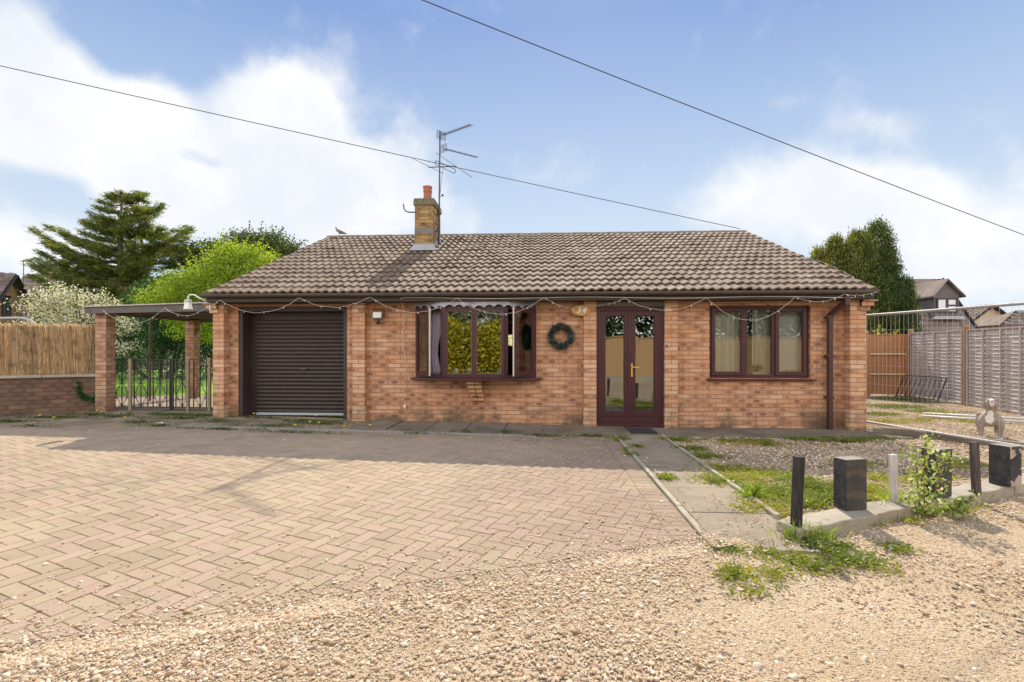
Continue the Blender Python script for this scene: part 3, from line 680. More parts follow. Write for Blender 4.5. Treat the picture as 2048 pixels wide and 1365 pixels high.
while y < YT-.12:                                    # soldier course along the path
    q = [(XR_-.208, y+G), (XR_-.004, y+G), (XR_-.004, y+.1-G), (XR_-.208, y+.1-G)]
    q = clip(q, P0.x+nE.x*.215, P0.y+nE.y*.215, nE.x, nE.y)
    if len(q) >= 3: blocks.append((q, 1))
    y += .1
s = 0.0
while s < 10.5:                                      # soldier course along the front edge
    a = P0+dE*(s+G); b = P0+dE*(s+.1-G); blocks.append(([(a.x, a.y), (b.x, b.y), (b.x+nE.x*.208, b.y+nE.y*.208), (a.x+nE.x*.208, a.y+nE.y*.208)], 1)); s += .1
x = XR_
while x > -10.5:                                     # two courses along the drain, then the rows up to the house
    blocks.append(([(x-.1+G, YT-.114), (x-G, YT-.114), (x-G, YT-.004), (x-.1+G, YT-.004)], 1))
    if x < -3.3:
        for r_ in range(0, 6):
            y0 = YT+.12+r_*.2; y1 = y0+.2-G*2
            xx = x+(.05 if r_ % 2 else 0)
            if r_ == 5 and (x < -5.8): continue
            blocks.append(([(xx-.1+G, y0), (xx-G, y0), (xx-G, min(y1, 8.75)), (xx-.1+G, min(y1, 8.75))], 2))
    x -= .1
Vb, Fb, lvb = [], [], []
for poly, kind in blocks:
    n = len(poly); cx_ = sum(p[0] for p in poly)/n; cy_ = sum(p[1] for p in poly)/n
    ar = 0.5*abs(sum(poly[i][0]*poly[(i+1)%n][1]-poly[(i+1)%n][0]*poly[i][1] for i in range(n)))
    if ar < .0012: continue
    z = gz1(cx_, cy_)+.016+random.gauss(0, .0007); tx, ty = random.gauss(0, .004), random.gauss(0, .004)
    col = random.random()
    if kind and random.random() < .7: col = random.uniform(0, .5)
    b = len(Vb); ch = .003
    for p in poly:
        d = math.hypot(p[0]-cx_, p[1]-cy_)+1e-6; q = 1-ch*1.5/d
        zz = z+(gz1(*p)-gz1(cx_, cy_))
        Vb.append((cx_+(p[0]-cx_)*q, cy_+(p[1]-cy_)*q, zz+(p[0]-cx_)*tx+(p[1]-cy_)*ty)); Vb.append((p[0], p[1], zz-.003)); Vb.append((p[0], p[1], zz-.03))
    Fb.append(tuple(b+3*i for i in range(n)))
    for i in range(n):
        k = (i+1) % n; Fb.append((b+3*i, b+3*i+1, b+3*k+1, b+3*k)); Fb.append((b+3*i+1, b+3*i+2, b+3*k+2, b+3*k+1))
    lvb += [col]*(3*n)
me = bpy.data.meshes.new('driveway'); me.from_pydata(Vb, [], Fb); me.update()
bm = bmesh.new(); bm.from_mesh(me); bmesh.ops.recalc_face_normals(bm, faces=bm.faces); bm.to_mesh(me); bm.free()
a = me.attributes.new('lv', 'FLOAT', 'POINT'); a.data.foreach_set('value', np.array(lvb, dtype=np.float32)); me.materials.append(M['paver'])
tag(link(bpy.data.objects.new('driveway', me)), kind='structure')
# joint sand with moss, just below the block tops
s = S('joint sand'); v = s.coord('Object'); f = s.noise(v, 3, 6, .7)
s.pbr(s.mix(s.sm(f, .4, .62), (.30,.215,.12), (.15,.125,.055)), .95); jm = s.mat
m = MB(); nb = 30
poly = [(XR_, YT+1.2), (XR_, P0.y), (P0.x+dE.x*10, P0.y+dE.y*10), (-12, P0.y+dE.y*10), (-12, YT+1.2)]
for i in range(60):
    for j in range(48):
        q = [(-12+i*.22, .1+j*.18), (-12+(i+1)*.22, .1+j*.18), (-12+(i+1)*.22, .1+(j+1)*.18), (-12+i*.22, .1+(j+1)*.18)]
        q = clip(clip(clip(q, XR_, 0, -1, 0), P0.x, P0.y, nE.x, nE.y), 0, 8.79, 0, -1)
        if len(q) >= 3: m.add([(p[0], p[1], gz1(*p)+.0118) for p in q], [tuple(range(len(q)))])
tag(m.build('driveway_joints', jm), kind='structure')
# gravel bank spilling over the front edge of the paving
m = MB(); n = 110; rows = [(-.55,.0005),(-.25,.009),(-.05,.0185),(.02,.0195),(None,.0125)]; vs = []
for i in range(n+1):
    t = -.35+10.2*i/n; w_ = .05+.10*abs(math.sin(t*2.3+1.1*math.sin(t*1.7)))+.03*math.sin(t*11); w_ *= .15 if .9 < t < 2.3 else 1
    for e, zz in rows:
        ee = e if e is not None else .03+w_
        if e == .02: ee = .02+w_*.7
        p = P0+dE*t+nE*ee; vs.append((p.x, p.y, gz1(p.x, p.y)+zz))
m.add(vs, [(5*i+j, 5*i+j+1, 5*i+j+6, 5*i+j+5) for i in range(n) for j in range(4)])
tag(m.build('gravel_bank', M['sand'], None, smooth=True), kind='structure')
# drain channel with grating
m = MB(); x = -5.9
m.beam((-5.9, YT+.02, gz1(-5.9, YT)+.012), (-.05, YT+.02, gz1(-.05, YT)+.012), .012, .02); m.beam((-5.9, YT+.10, gz1(-5.9, YT)+.012), (-.05, YT+.10, gz1(-.05, YT)+.012), .012, .02)
while x < -.06:
    z = gz1(x, YT)+.014; m.box(x, x+.012, YT+.026, YT+.094, z-.01, z+.006); x += .03
tag(m.build('drain_grating', M['galv']), 'long narrow metal drain grating across the drive in front of the house', 'drain')
# ---- concrete path, edgings, apron
def slabrow(name, rects, mat, h=.03, jit=.004, lab=None):
    m = MB()
    for (x0, x1, y0, y1) in rects:
        z = gz1((x0+x1)/2, (y0+y1)/2)+h+random.gauss(0, jit); nsx = 3
        m.box(x0, x1, y0, y1, z-.08, z)
    o = m.build(name, mat, None, bevel=.006); tag(o, kind='structure'); return o
rc = []; y = 8.02
for L in (.62, .62, .9, .9, .75, .8):
    y0 = y-L; rc.append((1.235+random.uniform(0,.006), 1.885-random.uniform(0,.006), max(y0, 3.45)+.012, y)); y = y0
slabrow('path', rc, M['conc'], .016, .003)
m = MB()
for X_, y0, y1 in ((1.195, 3.45, 7.95), (1.925, 4.15, 7.95)):
    y = y0
    while y < y1:
        z = .042+random.gauss(0, .004); m.box(X_-.024+random.gauss(0,.003), X_+.024, y+.004, min(y+.9, y1)-.004, z-.1, z); y += .9
tag(m.build('path_edging', M['concl'], None, bevel=.008), kind='structure')
rc = []; x = -3.05
while x < 5.7:
    wd = .62 if x < -.2 else 1.4
    rc.append((x+.006, min(x+wd, 5.72)-.006, 7.96 if x > -.2 else 7.80, 8.795)); x += wd
slabrow('apron_slabs', rc, M['concd'], .028, .003)
slabrow('gate_threshold', [(-8.55, -7.3, 8.95, 9.55), (-7.28, -5.9, 8.95, 9.6)], M['conc'], .02, .002)
# ---- carport: flat roof on brick pillars
cp = empty('carport', (-7.3, 9.0, gz1(-7.3, 9)), 0, 'open carport with thin flat roof on brick pillars left of the garage', 'carport')
CI = cp.location
def cb(m, name, mat, **k):
    o = m.build(name, mat, cp, **k); o.data.transform(Matrix.Translation(-CI)); return o
def pillar(x0, y0, s_, top):
    m = MB(); m.box(0, s_, 0, s_, -.1, top); o = m.build('pillar', M['oldpier'], cp); o.location = Vector((x0, y0, gz1(x0, y0)))-CI
pillar(-8.43, 9.05, .215, 1.94); pillar(-8.60, 11.7, .215, 1.92)
y0, y1 = 8.90, 12.2
m = MB(); pr = [(-8.56, 2.19), (-5.86, 2.26), (-5.86, 2.238), (-8.56, 2.168)]
m.prism(pr, 'y', y0, y1); cb(m, 'roof_deck', plain('pale roof edge', (.42,.38,.35), .8, var=.3))
m = MB(); m.prism([(-8.50, 2.168), (-5.88, 2.232), (-5.88, 2.09), (-8.50, 2.05)], 'y', y0+.03, y0+.07); m.prism([(-8.50, 2.168), (-5.88, 2.232), (-5.88, 2.10), (-8.50, 2.06)], 'y', y1-.08, y1-.03)
for y in np.arange(y0+.5, y1-.2, .5): m.prism([(-8.48, 2.167), (-5.90, 2.23), (-5.90, 2.12), (-8.58, 2.10)], 'y', y, y+.045)
m.beam((-8.52, y0+.04, 2.11), (-8.52, y1-.04, 2.11), .03, .10)
cb(m, 'roof_beams', plain('weathered carport timber', (.12,.105,.10), .85, var=.4, scale=6, bump=.003))
m = MB(); pz = at_y(300, 640, 11.0); m.tube([(pz.x, 11.0, .1), (pz.x, 11.0, 2.1)], .022, 10); cb(m, 'steel_prop', plain('rusty prop', (.09,.05,.04), .7))
# ---- wrought iron gates
GY = 9.28; gzb = at_y(330, 819, GY).z; gzt = at_y(330, 718, GY).z
def gate(xa, xb, lab, name='iron_gate', dense=0, th=False):
    g = empty(name, (xa, GY, gzb), 0, lab, 'gate', 'iron gates across the carport'); W = xb-xa; H = gzt-gzb
    m = MB(); frame_w = .028
    for x in (0, W-frame_w): m.box(x, x+frame_w, -.014, .014, 0, H)
    for z in (.03, H-.02): m.box(frame_w, W-frame_w, -.006, .006, z, z+.014)
    m.build('gate_frame', M['black'], g)
    nb = dense; m = MB(); sc_ = MB(); bw = (W-.06)/nb
    for k in range(nb):
        x0 = .03+bw*k; xm_ = x0+bw/2
        for x in (x0+bw*.14, xm_, x0+bw*.86): m.box(x-.007, x+.007, -.007, .007, .03, H-.01)
        zc = H*.55
        for sx in (-1, 1):
            m.beam((xm_, 0, .06), (xm_+sx*bw*.36, .0, H*.28), .006, .012, (0,1,0)); m.beam((xm_+sx*bw*.36, 0, H*.28), (xm_, 0, zc), .006, .012, (0,1,0)); m.beam((xm_, 0, zc), (xm_+sx*bw*.36, 0, H*.75), .006, .012, (0,1,0))
            m.beam((xm_+sx*bw*.30, 0, H*.84), (xm_+sx*bw*.05, 0, H*.97), .006, .012, (0,1,0))
            for (px2, pz2, r2) in ((xm_+sx*.035, zc+.03, .022), (xm_+sx*.035, zc-.03, .022), (xm_+sx*(bw*.36-.03), H*.26+.03, .020), (xm_+sx*(bw*.36-.03), H*.26-.03, .02), (xm_+sx*.035, .055, .022), (xm_+sx*(bw*.36-.03), H*.80, .018)):
                sc_.tube([(px2+r2*math.cos(t), 0, pz2+r2*math.sin(t)) for t in np.linspace(-.6, 4.6, 10)], .0045, 5)
    m.add(sc_.v, sc_.f); m.build('scrolled_bars', M['black'], g)
    m = MB()
    for x in np.arange(.05, W-.04, .05): m.box(x-.0007, x+.0007, .02, .0215, .02, H*.97)
    for z in np.arange(.05, H*.97, .05): m.box(.03, W-.03, .0202, .0216, z-.0007, z+.0007)
    m.build('wire_mesh', M['galv'], g); return g
gX = [at_y(px, 800, GY).x for px in (222, 342, 376, 421)]
gate(gX[0], gX[1], 'wide black scrolled iron gate nearest the end pillar', dense=3)
gate(gX[1]+.02, gX[3], 'narrower black scrolled iron gate against the garage corner', dense=2)
lb_ = ['wooden stake fixed to the wide iron gate', 'wooden stake where the narrow iron gate crosses the rear pillar', 'wooden stake beside the garage brick corner']
stm = woodmat('weathered stake', (.22,.17,.11), (.33,.27,.19))
for px, lab in zip((262, 377, 420), lb_):
    p = at_y(px, 800, GY-.03); m = MB(); m.box(-.026, .026, -.02, .02, 0, gzt-gzb+.03); o = m.build('wooden_stake', stm, None, bevel=.003); o.location = (p.x, GY-.045, gzb-.03); tag(o, lab, 'stake', 'wooden stakes on the iron gates')
# ---- left garden wall with reed screen
WA = Vector((-8.43, 9.22, 0)); WB = Vector((-12.1, 6.71, 0)); L = (WB-WA).length; ang = math.atan2((WA-WB).y, (WA-WB).x)
gw = empty('garden_wall', WB, ang, 'low weathered brown brick wall with concrete coping below the reed screen', 'garden wall')
m = MB(); m.box(0, L, -.11, .11, -.1, .855); m.build('wall', M['oldwall'], gw)
m = MB(); x = 0
while x < L: m.box(x+.003, min(x+.9, L)-.003, -.15, .15, .857, .905+random.gauss(0,.003)); x += .9
m.build('coping', M['concl'], gw, bevel=.012)
# reed screen: individual stems bound with wire
n = 2900; xr = rng.uniform(.0, L-.05, n); V = []
lean = rng.normal(0, .045, n)+.03*np.sin(xr*3); top = 1.80 + rng.normal(0, .03, n) - .02*np.sin(xr*1.2); yo = rng.normal(0, .012, n)+.03; wd = rng.uniform(.0022, .005, n)
zb_ = .905
for k in (1, 2):
    aa = k*2*math.pi/3+.5; bb = (k+1)*2*math.pi/3+.5
    def pt(an, z, xx): return np.stack([xx+wd*np.cos(an), yo+wd*np.sin(an), z], 1)
    V.append(np.stack([pt(aa, np.full(n, zb_), xr), pt(bb, np.full(n, zb_), xr), pt(bb, top, xr+lean), pt(aa, top, xr+lean)], 1).reshape(-1, 3))
s = S('dry reeds'); f = s.attr('lv'); v = s.coord('Object')
c = s.ramp(f, [(0,(.46,.31,.18)),(.3,(.70,.54,.35)),(.7,(.80,.66,.46)),(1,(.86,.78,.62))]); c = s.mix(s.m('MULTIPLY', s.sm(s.noise(v, 5, 5, .7), .5, .7), .45), c, (.24,.14,.075))
d = s.n('ShaderNodeBsdfDiffuse'); s.put(d.inputs[0], c); t = s.n('ShaderNodeBsdfTranslucent'); s.put(t.inputs[0], c); mx = s.n('ShaderNodeMixShader'); mx.inputs[0].default_value = .62
s.t.links.new(d.outputs[0], mx.inputs[1]); s.t.links.new(t.outputs[0], mx.inputs[2]); s.done(mx.outputs[0])
rs = empty('reed_screen', WB, ang, 'tan reed screening panel standing on the coping of the low brick wall', 'reed screen')
lvr = rng.random(n); quads('reeds', np.concatenate(V), s.mat, rs, np.tile(lvr, 2))
m = MB()
for z in (1.02, 1.18, 1.36, 1.54, 1.70): m.tube([(x, .012+.01*math.sin(x*9), z+.008*math.sin(x*5)) for x in np.arange(0, L-.05, .12)], .0015, 4)
m.build('binding_wire', M['galv'], rs)
0 and m.build('backing_layer', woodmat('dense reed backing', (.22,.14,.075), (.42,.29,.16), (60, 60, 2)), rs)
# hoop of temporary barrier behind the reeds
m = MB(); yb = 8.75; pts = [at_y(-140, 640, yb), at_y(-20, 637, yb), at_y(40, 636, yb), at_y(60, 640, yb), at_y(70, 650, yb), at_y(73, 668, yb)]; pts.append(Vector((pts[-1].x, yb, .3))); m.tube(pts, .022, 12)
tag(m.build('barrier_hoop', M['galv'], None, smooth=True), 'rounded grey steel tube of a barrier showing above the reed screen', 'barrier')
# ---- right boundary fence
rg2 = random.Random(5)
grey = woodmat('silvered larch', (.36,.33,.32), (.58,.55,.53), (1.2, 8, 25)); brn = woodmat('orange brown timber', (.30,.13,.055), (.44,.22,.10), (22, 22, 1.5)); post_m = woodmat('brown fence post', (.20,.105,.06), (.30,.17,.10), (16,16,1.2))
batm = woodmat('silvered batten', (.30,.27,.26), (.44,.41,.39), (12,12,1.5))
def lap_panel(p, q, lab, H=1.83, nb=3, z0=.06):
    g = empty('lap_fence', (p[0], p[1], 0), math.atan2(q[1]-p[1], q[0]-p[0]), lab, 'fence panel', 'silvered lap panels of the right boundary fence'); L = math.hypot(q[0]-p[0], q[1]-p[1])
    m = MB(); z = z0; k = 0
    while z < H-.03:
        n = 22; h = .105+rg2.uniform(-.006, .008); a = [rg2.gauss(0, 1) for _ in range(5)]; vs = []
        for i in range(n+1):
            x = .01+(L-.02)*i/n; e = .008*(a[0]*math.sin(x*3+a[1])+a[2]*math.sin(x*7+a[3])*.7); kn = .02*math.exp(-((x-L*(a[4]%1))/.05)**2)
            for (yy, zz) in ((-.034-kn*.4, z+e-kn*.5), (-.003, z+h), (.002, z+h), (-.026, z+e)): vs.append((x, yy, zz))
        m.add(vs, [(4*i+j, 4*i+(j+1)%4, 4*i+4+(j+1)%4, 4*i+4+j) for i in range(n) for j in range(4)]); z += .086+rg2.uniform(-.006, .006); k += 1
    m.build('boards', grey, g, smooth=False)
    m = MB(); m.box(0, L, -.045, .045, H, H+.035); m.build('capping', batm, g, bevel=.003)
    for i in range(nb+2):
        x = (L-.04)*i/(nb+1); m = MB(); m.box(x, x+.042, -.062, -.036, .02, H); m.build('batten', batm, g, bevel=.003)
FA = Vector((10.92, 15.3)); FB = Vector((10.05, 10.95)); fd_ = (FB-FA).normalized()
lap_panel(FA, FA+fd_*2.46, 'silver grey lap fence panel next to the brown boarded panel')
lap_panel(FA+fd_*2.62, FA+fd_*5.0, 'silver grey lap fence panel behind the dog, right of the brown post')
lap_panel(FA+fd_*5.15, FA+fd_*7.5, 'silver grey lap fence panel closest to the lane')
for d_, lab in ((-.06, 'brown fence post between the boarded panel and the grey panels'), (2.54, 'brown fence post between two grey lap panels'), (5.08, 'brown fence post on the lane side of the dog')):
    p = FA+fd_*d_; m = MB(); m.box(-.06, .06, -.06, .06, 0, 1.95); m.prism([(-.06,1.95),(.06,1.95),(0,1.985)], 'y', -.06, .06); o = m.build('fence_post', post_m, None, bevel=.005); o.location = (p.x, p.y, 0); o.rotation_euler = (0,0,math.atan2(fd_.y, fd_.x)); tag(o, lab, 'fence post', 'posts of the right boundary fence')
def board_panel(p, q, lab, H=1.8):
    g = empty('boarded_fence', (p[0], p[1], 0), math.atan2(q[1]-p[1], q[0]-p[0]), lab, 'fence panel'); L = math.hypot(q[0]-p[0], q[1]-p[1])
    m = MB(); x = 0
    while x < L-.02:
        m.add([(x,0,.05),(x+.125,-.014,.05),(x+.125,-.026,.05),(x,-.006,.05),(x,0,H),(x+.125,-.014,H),(x+.125,-.026,H),(x,-.006,H)], [(0,1,2,3),(4,7,6,5),(0,4,5,1),(1,5,6,2),(2,6,7,3),(3,7,4,0)]); x += .10
    m.build('boards', brn, g)
    m = MB(); m.box(0, L, -.04, .03, H, H+.03); m.build('capping', brn, g)
    for z in (.62, 1.22):
        m = MB(); m.box(.05, L-.05, -.075, -.03, z, z+.05); m.build('rail', woodmat('pale rail', (.5,.38,.24), (.62,.5,.34)), g)
    for x in (0, L-.1):
        m = MB(); m.box(x, x+.1, -.08, .02, 0, H); m.build('post', brn, g, bevel=.004)
board_panel((9.75, 15.55), (10.88, 15.42), 'orange brown boarded fence panel facing the lane behind the house corner')
p0_ = Vector((9.66, 15.4)); board_panel((8.6, 17.9), (9.7, 15.62), 'orange brown boarded fence running back beside the house gable')
# iron panels leaning on the fence
ip = empty('iron_railing', (0,0,0), 0, 'black wrought iron railing panel leaning against the grey fence', 'railing')
Fp = [at_y(1790, 802, 14.2), at_y(1868, 812, 13.0)]; a_ = Vector((Fp[0].x, 14.2, .05)); b_ = Vector((Fp[1].x, 12.9, .05)); ip.location = a_
m = MB(); dl = b_-a_; lean_ = Vector((.28, .05, .62))
for t in (0, .99): m.beam(dl*t, dl*t+lean_, .025, .025)
m.beam(dl*.0+lean_, dl*1.0+lean_, .02, .02); m.beam(dl*0+lean_*.12, dl+lean_*.12, .02, .02); m.build('railing_frame', M['black'], ip)
m = MB()
for k in range(1, 9): m.beam(dl*(k/9)+lean_*.12, dl*(k/9)+lean_*(1.0 if k % 3 else 1.0), .012, .012)
for k in (1.5, 4.5, 7.5):
    for s_ in (-1, 1):
        cc = dl*((k+s_*.35)/9)+lean_*.86; dd = dl.normalized(); m.tube([cc+dd*(.05*math.cos(t))+lean_.normalized()*(.05*math.sin(t)) for t in np.linspace(-.6, 4.8, 12)], .006, 5)
m.build('scrolled_bars', M['black'], ip)
# ---- temporary mesh fence beside the house
h0 = Vector((5.60, 9.55, 0)); h1 = Vector((6.47, 6.05, 0)); hd = (h1-h0).normalized(); hl = (h1-h0).length
hf = empty('mesh_fence', h0, math.atan2(hd.y, hd.x), 'galvanised temporary mesh fence panel running from the house corner past the dog', 'mesh fence')
m = MB(); z0, z1 = .11, 1.97
m.tube([(0,0,z0),(hl,0,z0)], .021, 12); m.tube([(0,0,z1),(hl,0,z1)], .021, 12); m.tube([(0,0,0),(0,0,z1)], .021, 12); m.tube([(hl,0,0),(hl,0,z1)], .021, 12); m.build('tube_frame', M['galv'], hf, smooth=True, ang=40)
m = MB()
for x in np.arange(.04, hl, .075): m.box(x-.0009, x+.0009, -.0009, .0009, z0, z1)
for z in (.42, .78, 1.10, 1.42, 1.70): m.box(0, hl, -.004, -.0015, z-.0015, z+.0015)
m.build('wires', plain('pale mesh wire', (.6,.58,.58), .4, .6), hf)
p = at_y(1762, 868, 8.1); m = MB(); m.prism([(-.36, 0), (.0, -.02), (.30, 0), (.31, .10), (.10, .13), (-.1, .13), (-.36, .11)], 'y', -.11, .11); ft = m.build('ballast_block', M['concd'], None, bevel=.012); ft.location = (5.72, 8.25, 0); ft.rotation_euler = (0,0,R(-32)); tag(ft, 'grey moulded fence foot on the ground beside the right house corner', 'fence foot')
m = MB(); a_ = Vector((5.9, 8.2, .04)); b_ = Vector((7.2, 6.25, .04)); m.beam(a_, b_, .09, .13); o = m.build('kerb_strip', M['concd'], None, bevel=.01); tag(o, 'long low grey concrete kerb lying under the mesh fence', 'kerb strip')
for k, (p, q, r_) in enumerate((((7.6, 10.4, .05), (9.6, 9.35, .05), .02), ((7.9, 10.75, .06), (10.0, 9.6, .06), .022))):
    m = MB(); m.tube([p, q], r_, 8); tag(m.build('plastic_pipe', M['white'], None, smooth=True), ['white pipe on the ground behind the dog, nearer the house', 'white pipe on the ground behind the dog, nearer the fence'][k], 'pipe', 'white pipes on the ground behind the dog')
# ---- low concrete footing with block stubs along the lane
LA = Vector((1.86, 3.66)); LB = Vector((5.9, 5.68)); ld = (LB-LA).normalized(); la = math.atan2(ld.y, ld.x); LL = (LB-LA).length
m = MB(); x = 0; k = 0
while x < LL:
    e = min(x+rg2.uniform(.8, 1.2), LL); n = int((e-x)/.08)+1; vs = []
    for i in range(n+1):
        t = x+.003+(e-x-.006)*i/n; j1, j2 = rg2.gauss(0, .006), rg2.gauss(0, .006)
        vs += [(t, j1, -.06), (t, j1+.004, .088+rg2.gauss(0,.003)), (t, .22+j2, .095+rg2.gauss(0,.003)), (t, .22+j2, -.06)]
    m.add(vs, [(4*i+j, 4*i+(j+1)%4, 4*i+4+(j+1)%4, 4*i+4+j) for i in range(n) for j in range(4)]+[(0,1,2,3), (4*n+3, 4*n+2, 4*n+1, 4*n)]); x = e; k += 1
lw = m.build('low_footing', M['concl'], None, bevel=.01); lw.location = (LA.x, LA.y, 0); lw.rotation_euler = (0,0,la); tag(lw, 'low pale concrete wall footing between the gravel garden and the lane', 'low wall')
def blockmat(name, flake):
    s = S(name); v = s.coord('Object'); n1 = s.noise(v, 45, 5, .7); n2 = s.noise(v, 5, 5, .6); p = s.xyz(v); nn = s.xyz(s.coord('Normal'))
    c = s.mix(s.sm(n2, .3, .7), (.018,.020,.024), (.055,.055,.058)); c = s.mix(s.m('MULTIPLY', s.sm(n1, .58, .70), .6), c, (.28,.26,.24))
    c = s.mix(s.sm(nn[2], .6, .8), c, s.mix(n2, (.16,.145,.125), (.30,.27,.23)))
    else_band = s.sm(s.m('SINE', s.m('ADD', s.m('MULTIPLY', p[2], 38.0), s.m('MULTIPLY', n2, 7.0))), .1, .9)
    if not flake: c = s.mix(s.m('MULTIPLY', s.m('GREATER_THAN', s.m('MULTIPLY', nn[1], -1.0), .5), s.m('ADD', .25, s.m('MULTIPLY', else_band, .45))), c, (.115,.092,.07))
    if flake: c = s.mix(s.m('MULTIPLY', s.sm(s.noise(v, 6.5, 3, .5), .50, .53), s.m('GREATER_THAN', nn[0] if flake == 1 else s.m('MULTIPLY', nn[1], -1.0), .5)), c, (.42,.34,.30))
    s.pbr(c, .75, 0, s.bump(n1, .006), .4); return s.mat
bm1, bm2 = blockmat('black painted concrete block', 0), blockmat('flaking painted block', 2)
for (px, pyb, sx, sy, h, yaw, mt, lab) in ((1700, 1024, .20, .125, .405, 16, bm1, 'black painted upright block nearest the path, on the low footing'), (1872, 1000, .215, .12, .42, 22, bm1, 'black painted upright block half hidden by the leafy sapling'), (2010, 977, .165, .17, .375, 20, bm2, 'wide upright block with flaking dark paint at the right end of the footing')):
    q = at_y(px, pyb, 5); r = ray(px, pyb-8); t = (.095-CH)/r[2]; c = Vector((r[0]*t, r[1]*t, .093))
    m = MB(); m.box(-sx/2, sx/2, -sy/2, sy/2, 0, h); o = m.build('concrete_block', mt, None, bevel=.007); o.location = c; o.rotation_euler = (R(rg2.uniform(-1,1)), R(rg2.uniform(-1,1)), R(yaw)); tag(o, lab, 'concrete block', 'upright blocks on the low footing')
def stick(px, pyb, tpx, tpy, w_, d_, mat, lab, z=.0, name='timber_post'):
    r = ray(px, pyb); t = (z-CH)/r[2]; a = Vector((r[0]*t, r[1]*t, z-.02)); b = at_y(tpx, tpy, a.y+.01)
    m = MB(); o_ = b-a; m.beam((0,0,0), o_, w_, d_, (0,1,0)); o = m.build(name, mat, None, bevel=.006); o.location = a; o.rotation_euler = (0,0,0); tag(o, lab, 'post')
dkw = woodmat('black stained post', (.02,.02,.024), (.055,.052,.052), (14,14,2)); wst = woodmat('whitewashed stake', (.45,.42,.44), (.68,.64,.64), (20,20,2)); brw = woodmat('dark weathered post', (.05,.04,.038), (.13,.11,.10), (14,14,2))
stick(1591, 1076, 1598, 913, .062, .06, dkw, 'black leaning post at the path end of the low footing')
stick(1789, 1004, 1786, 909, .055, .04, wst, 'whitish thin stake on the footing between two black blocks', .09)
stick(1953, 986, 1948, 884, .055, .05, brw, 'dark speckled post on the footing left of the flaking block', .09)
# litter and small things
c = at_g(315, 848, .01); m = MB(); m.add([(c.x-.1,c.y,c.z),(c.x,c.y-.08,c.z+.005),(c.x+.12,c.y,c.z),(c.x+.02,c.y+.09,c.z+.02)], [(0,1,2,3)]); o = m.build('paper_litter', M['white']); so = o.modifiers.new('s','SOLIDIFY'); so.thickness = .003; tag(o, 'flat scrap of white litter on the drive in front of the iron gates', 'litter')
# ---- overhead cables, string lights, facade cable
def cat_pts(a, b, sag, n=60):
    a = Vector(a); b = Vector(b); return [a.lerp(b, i/n)+Vector((0,0,-sag*4*(i/n)*(1-i/n))) for i in range(n+1)]
wa0 = at_y(-260, 63, 9.0); wa1 = at_y(1480, 458, 13.5); wa0 = wa0+(wa0-wa1)*.7
m = MB(); m.tube(cat_pts(wa0, wa1, .10), .008, 6); tag(m.build('overhead_cable', M['cable'], None, smooth=True), 'thin overhead cable passing behind the chimney aerials and over the ridge', 'cable', 'overhead cables')
wb0 = at_y(845, 0, 7.3); wb1 = at_y(2048, 470, 11.5); wd_ = wb1-wb0; wb0 = wb0-wd_*.9+Vector((0,0,.215)); wb1 = wb1+wd_*.9+Vector((0,0,.215))
m = MB(); m.tube(cat_pts(wb0, wb1, .25, 90), .0075, 6); tag(m.build('overhead_cable', M['cable'], None, smooth=True), 'thin overhead cable crossing the upper right of the sky', 'cable', 'overhead cables')
sl = empty('string_lights', (0, 8.42, 2.3), 0, 'string of clear bulbs on white wire swagged along the fascia and carport', 'string lights')
so_ = sl.location
kp = [(205,620,8.66),(330,616,8.66),(413,614,8.5),(440,600,8.36),(598,596,8.30),(740,594,8.30),(914,597,8.22),(1088,595,8.30),(1143,617,8.62),(1186,613,8.685),(1202,610,8.65),(1250,597,8.30),(1413,596,8.30),(1590,594,8.30),(1690,588,8.30),(1755,584,8.30)]
sg = [.26,.15,.02,.24,.17,.25,.27,.03,.0,.0,.02,.20,.37,.10,.04]
pts = []; 
for (a, b, s_) in zip(kp[:-1], kp[1:], sg):
    A_, B_ = at_y(*a), at_y(*b); q = cat_pts(A_, B_, s_, 16); pts += q[:-1]
pts.append(B_)
rk = [B_, Vector((5.40, 9.4, ZE+(9.4-8.38)*SL+.09)), Vector((5.36, 11.2, ZE+(11.2-8.38)*SL+.085)), Vector((5.38, 13.4, ZR+.08))]
fine = []
for a, b in zip(rk[:-1], rk[1:]): fine += [a.lerp(b, i/14)+Vector((rg2.gauss(0,.015), 0, rg2.gauss(0,.006))) for i in range(1, 15)]
pts += fine
for p in pts: p += Vector((rg2.gauss(0,.004), rg2.gauss(0,.004), rg2.gauss(0,.004)))
m = MB(); m.tube([p-so_ for p in pts], .0024, 5, False); m.build('wire', M['wirewhite'], sl)
bulb = MB(); bulb.lathe([(.002,0),(.005,-.006),(.005,-.018),(.006,-.02),(.004,-.032),(.001,-.034)], 7)
b0 = bulb.build('bulb', M['wirewhite'], sl, smooth=True); first = True; acc = 0
for i in range(1, len(pts)):
    if i % 4 == 1:
        b = b0 if first else b0.copy()
        if not first: link(b, sl)
        first = False; b.location = pts[i]-so_; b.rotation_euler = (rg2.uniform(-.5,.5), rg2.uniform(-.6,.6), 0)
m = MB(); q = [at_y(px, py, 8.425) for px, py in ((819,744),)]
cpts = [Vector((-2.28, 8.78, .93)), Vector((-2.36, 8.79, 1.1)), Vector((-2.42, 8.79, 1.4)), Vector((-2.43, 8.785, 1.7)), Vector((-2.40, 8.79, 1.9)), Vector((-2.405, 8.78, 2.1)), Vector((-2.40, 8.60, 2.19)), Vector((-2.38, 8.43, 2.24))]
x = -2.3
while x < 5.3: cpts.append(Vector((x, 8.428, 2.25+.012*math.sin(x*2.1)-.003*(x+2)))); x += .2
m.tube(cpts, .0055, 6); tag(m.build('power_cable', M['wirewhite'], None, smooth=True), 'white cable clipped along the fascia and hanging down left of the bay window', 'cable')
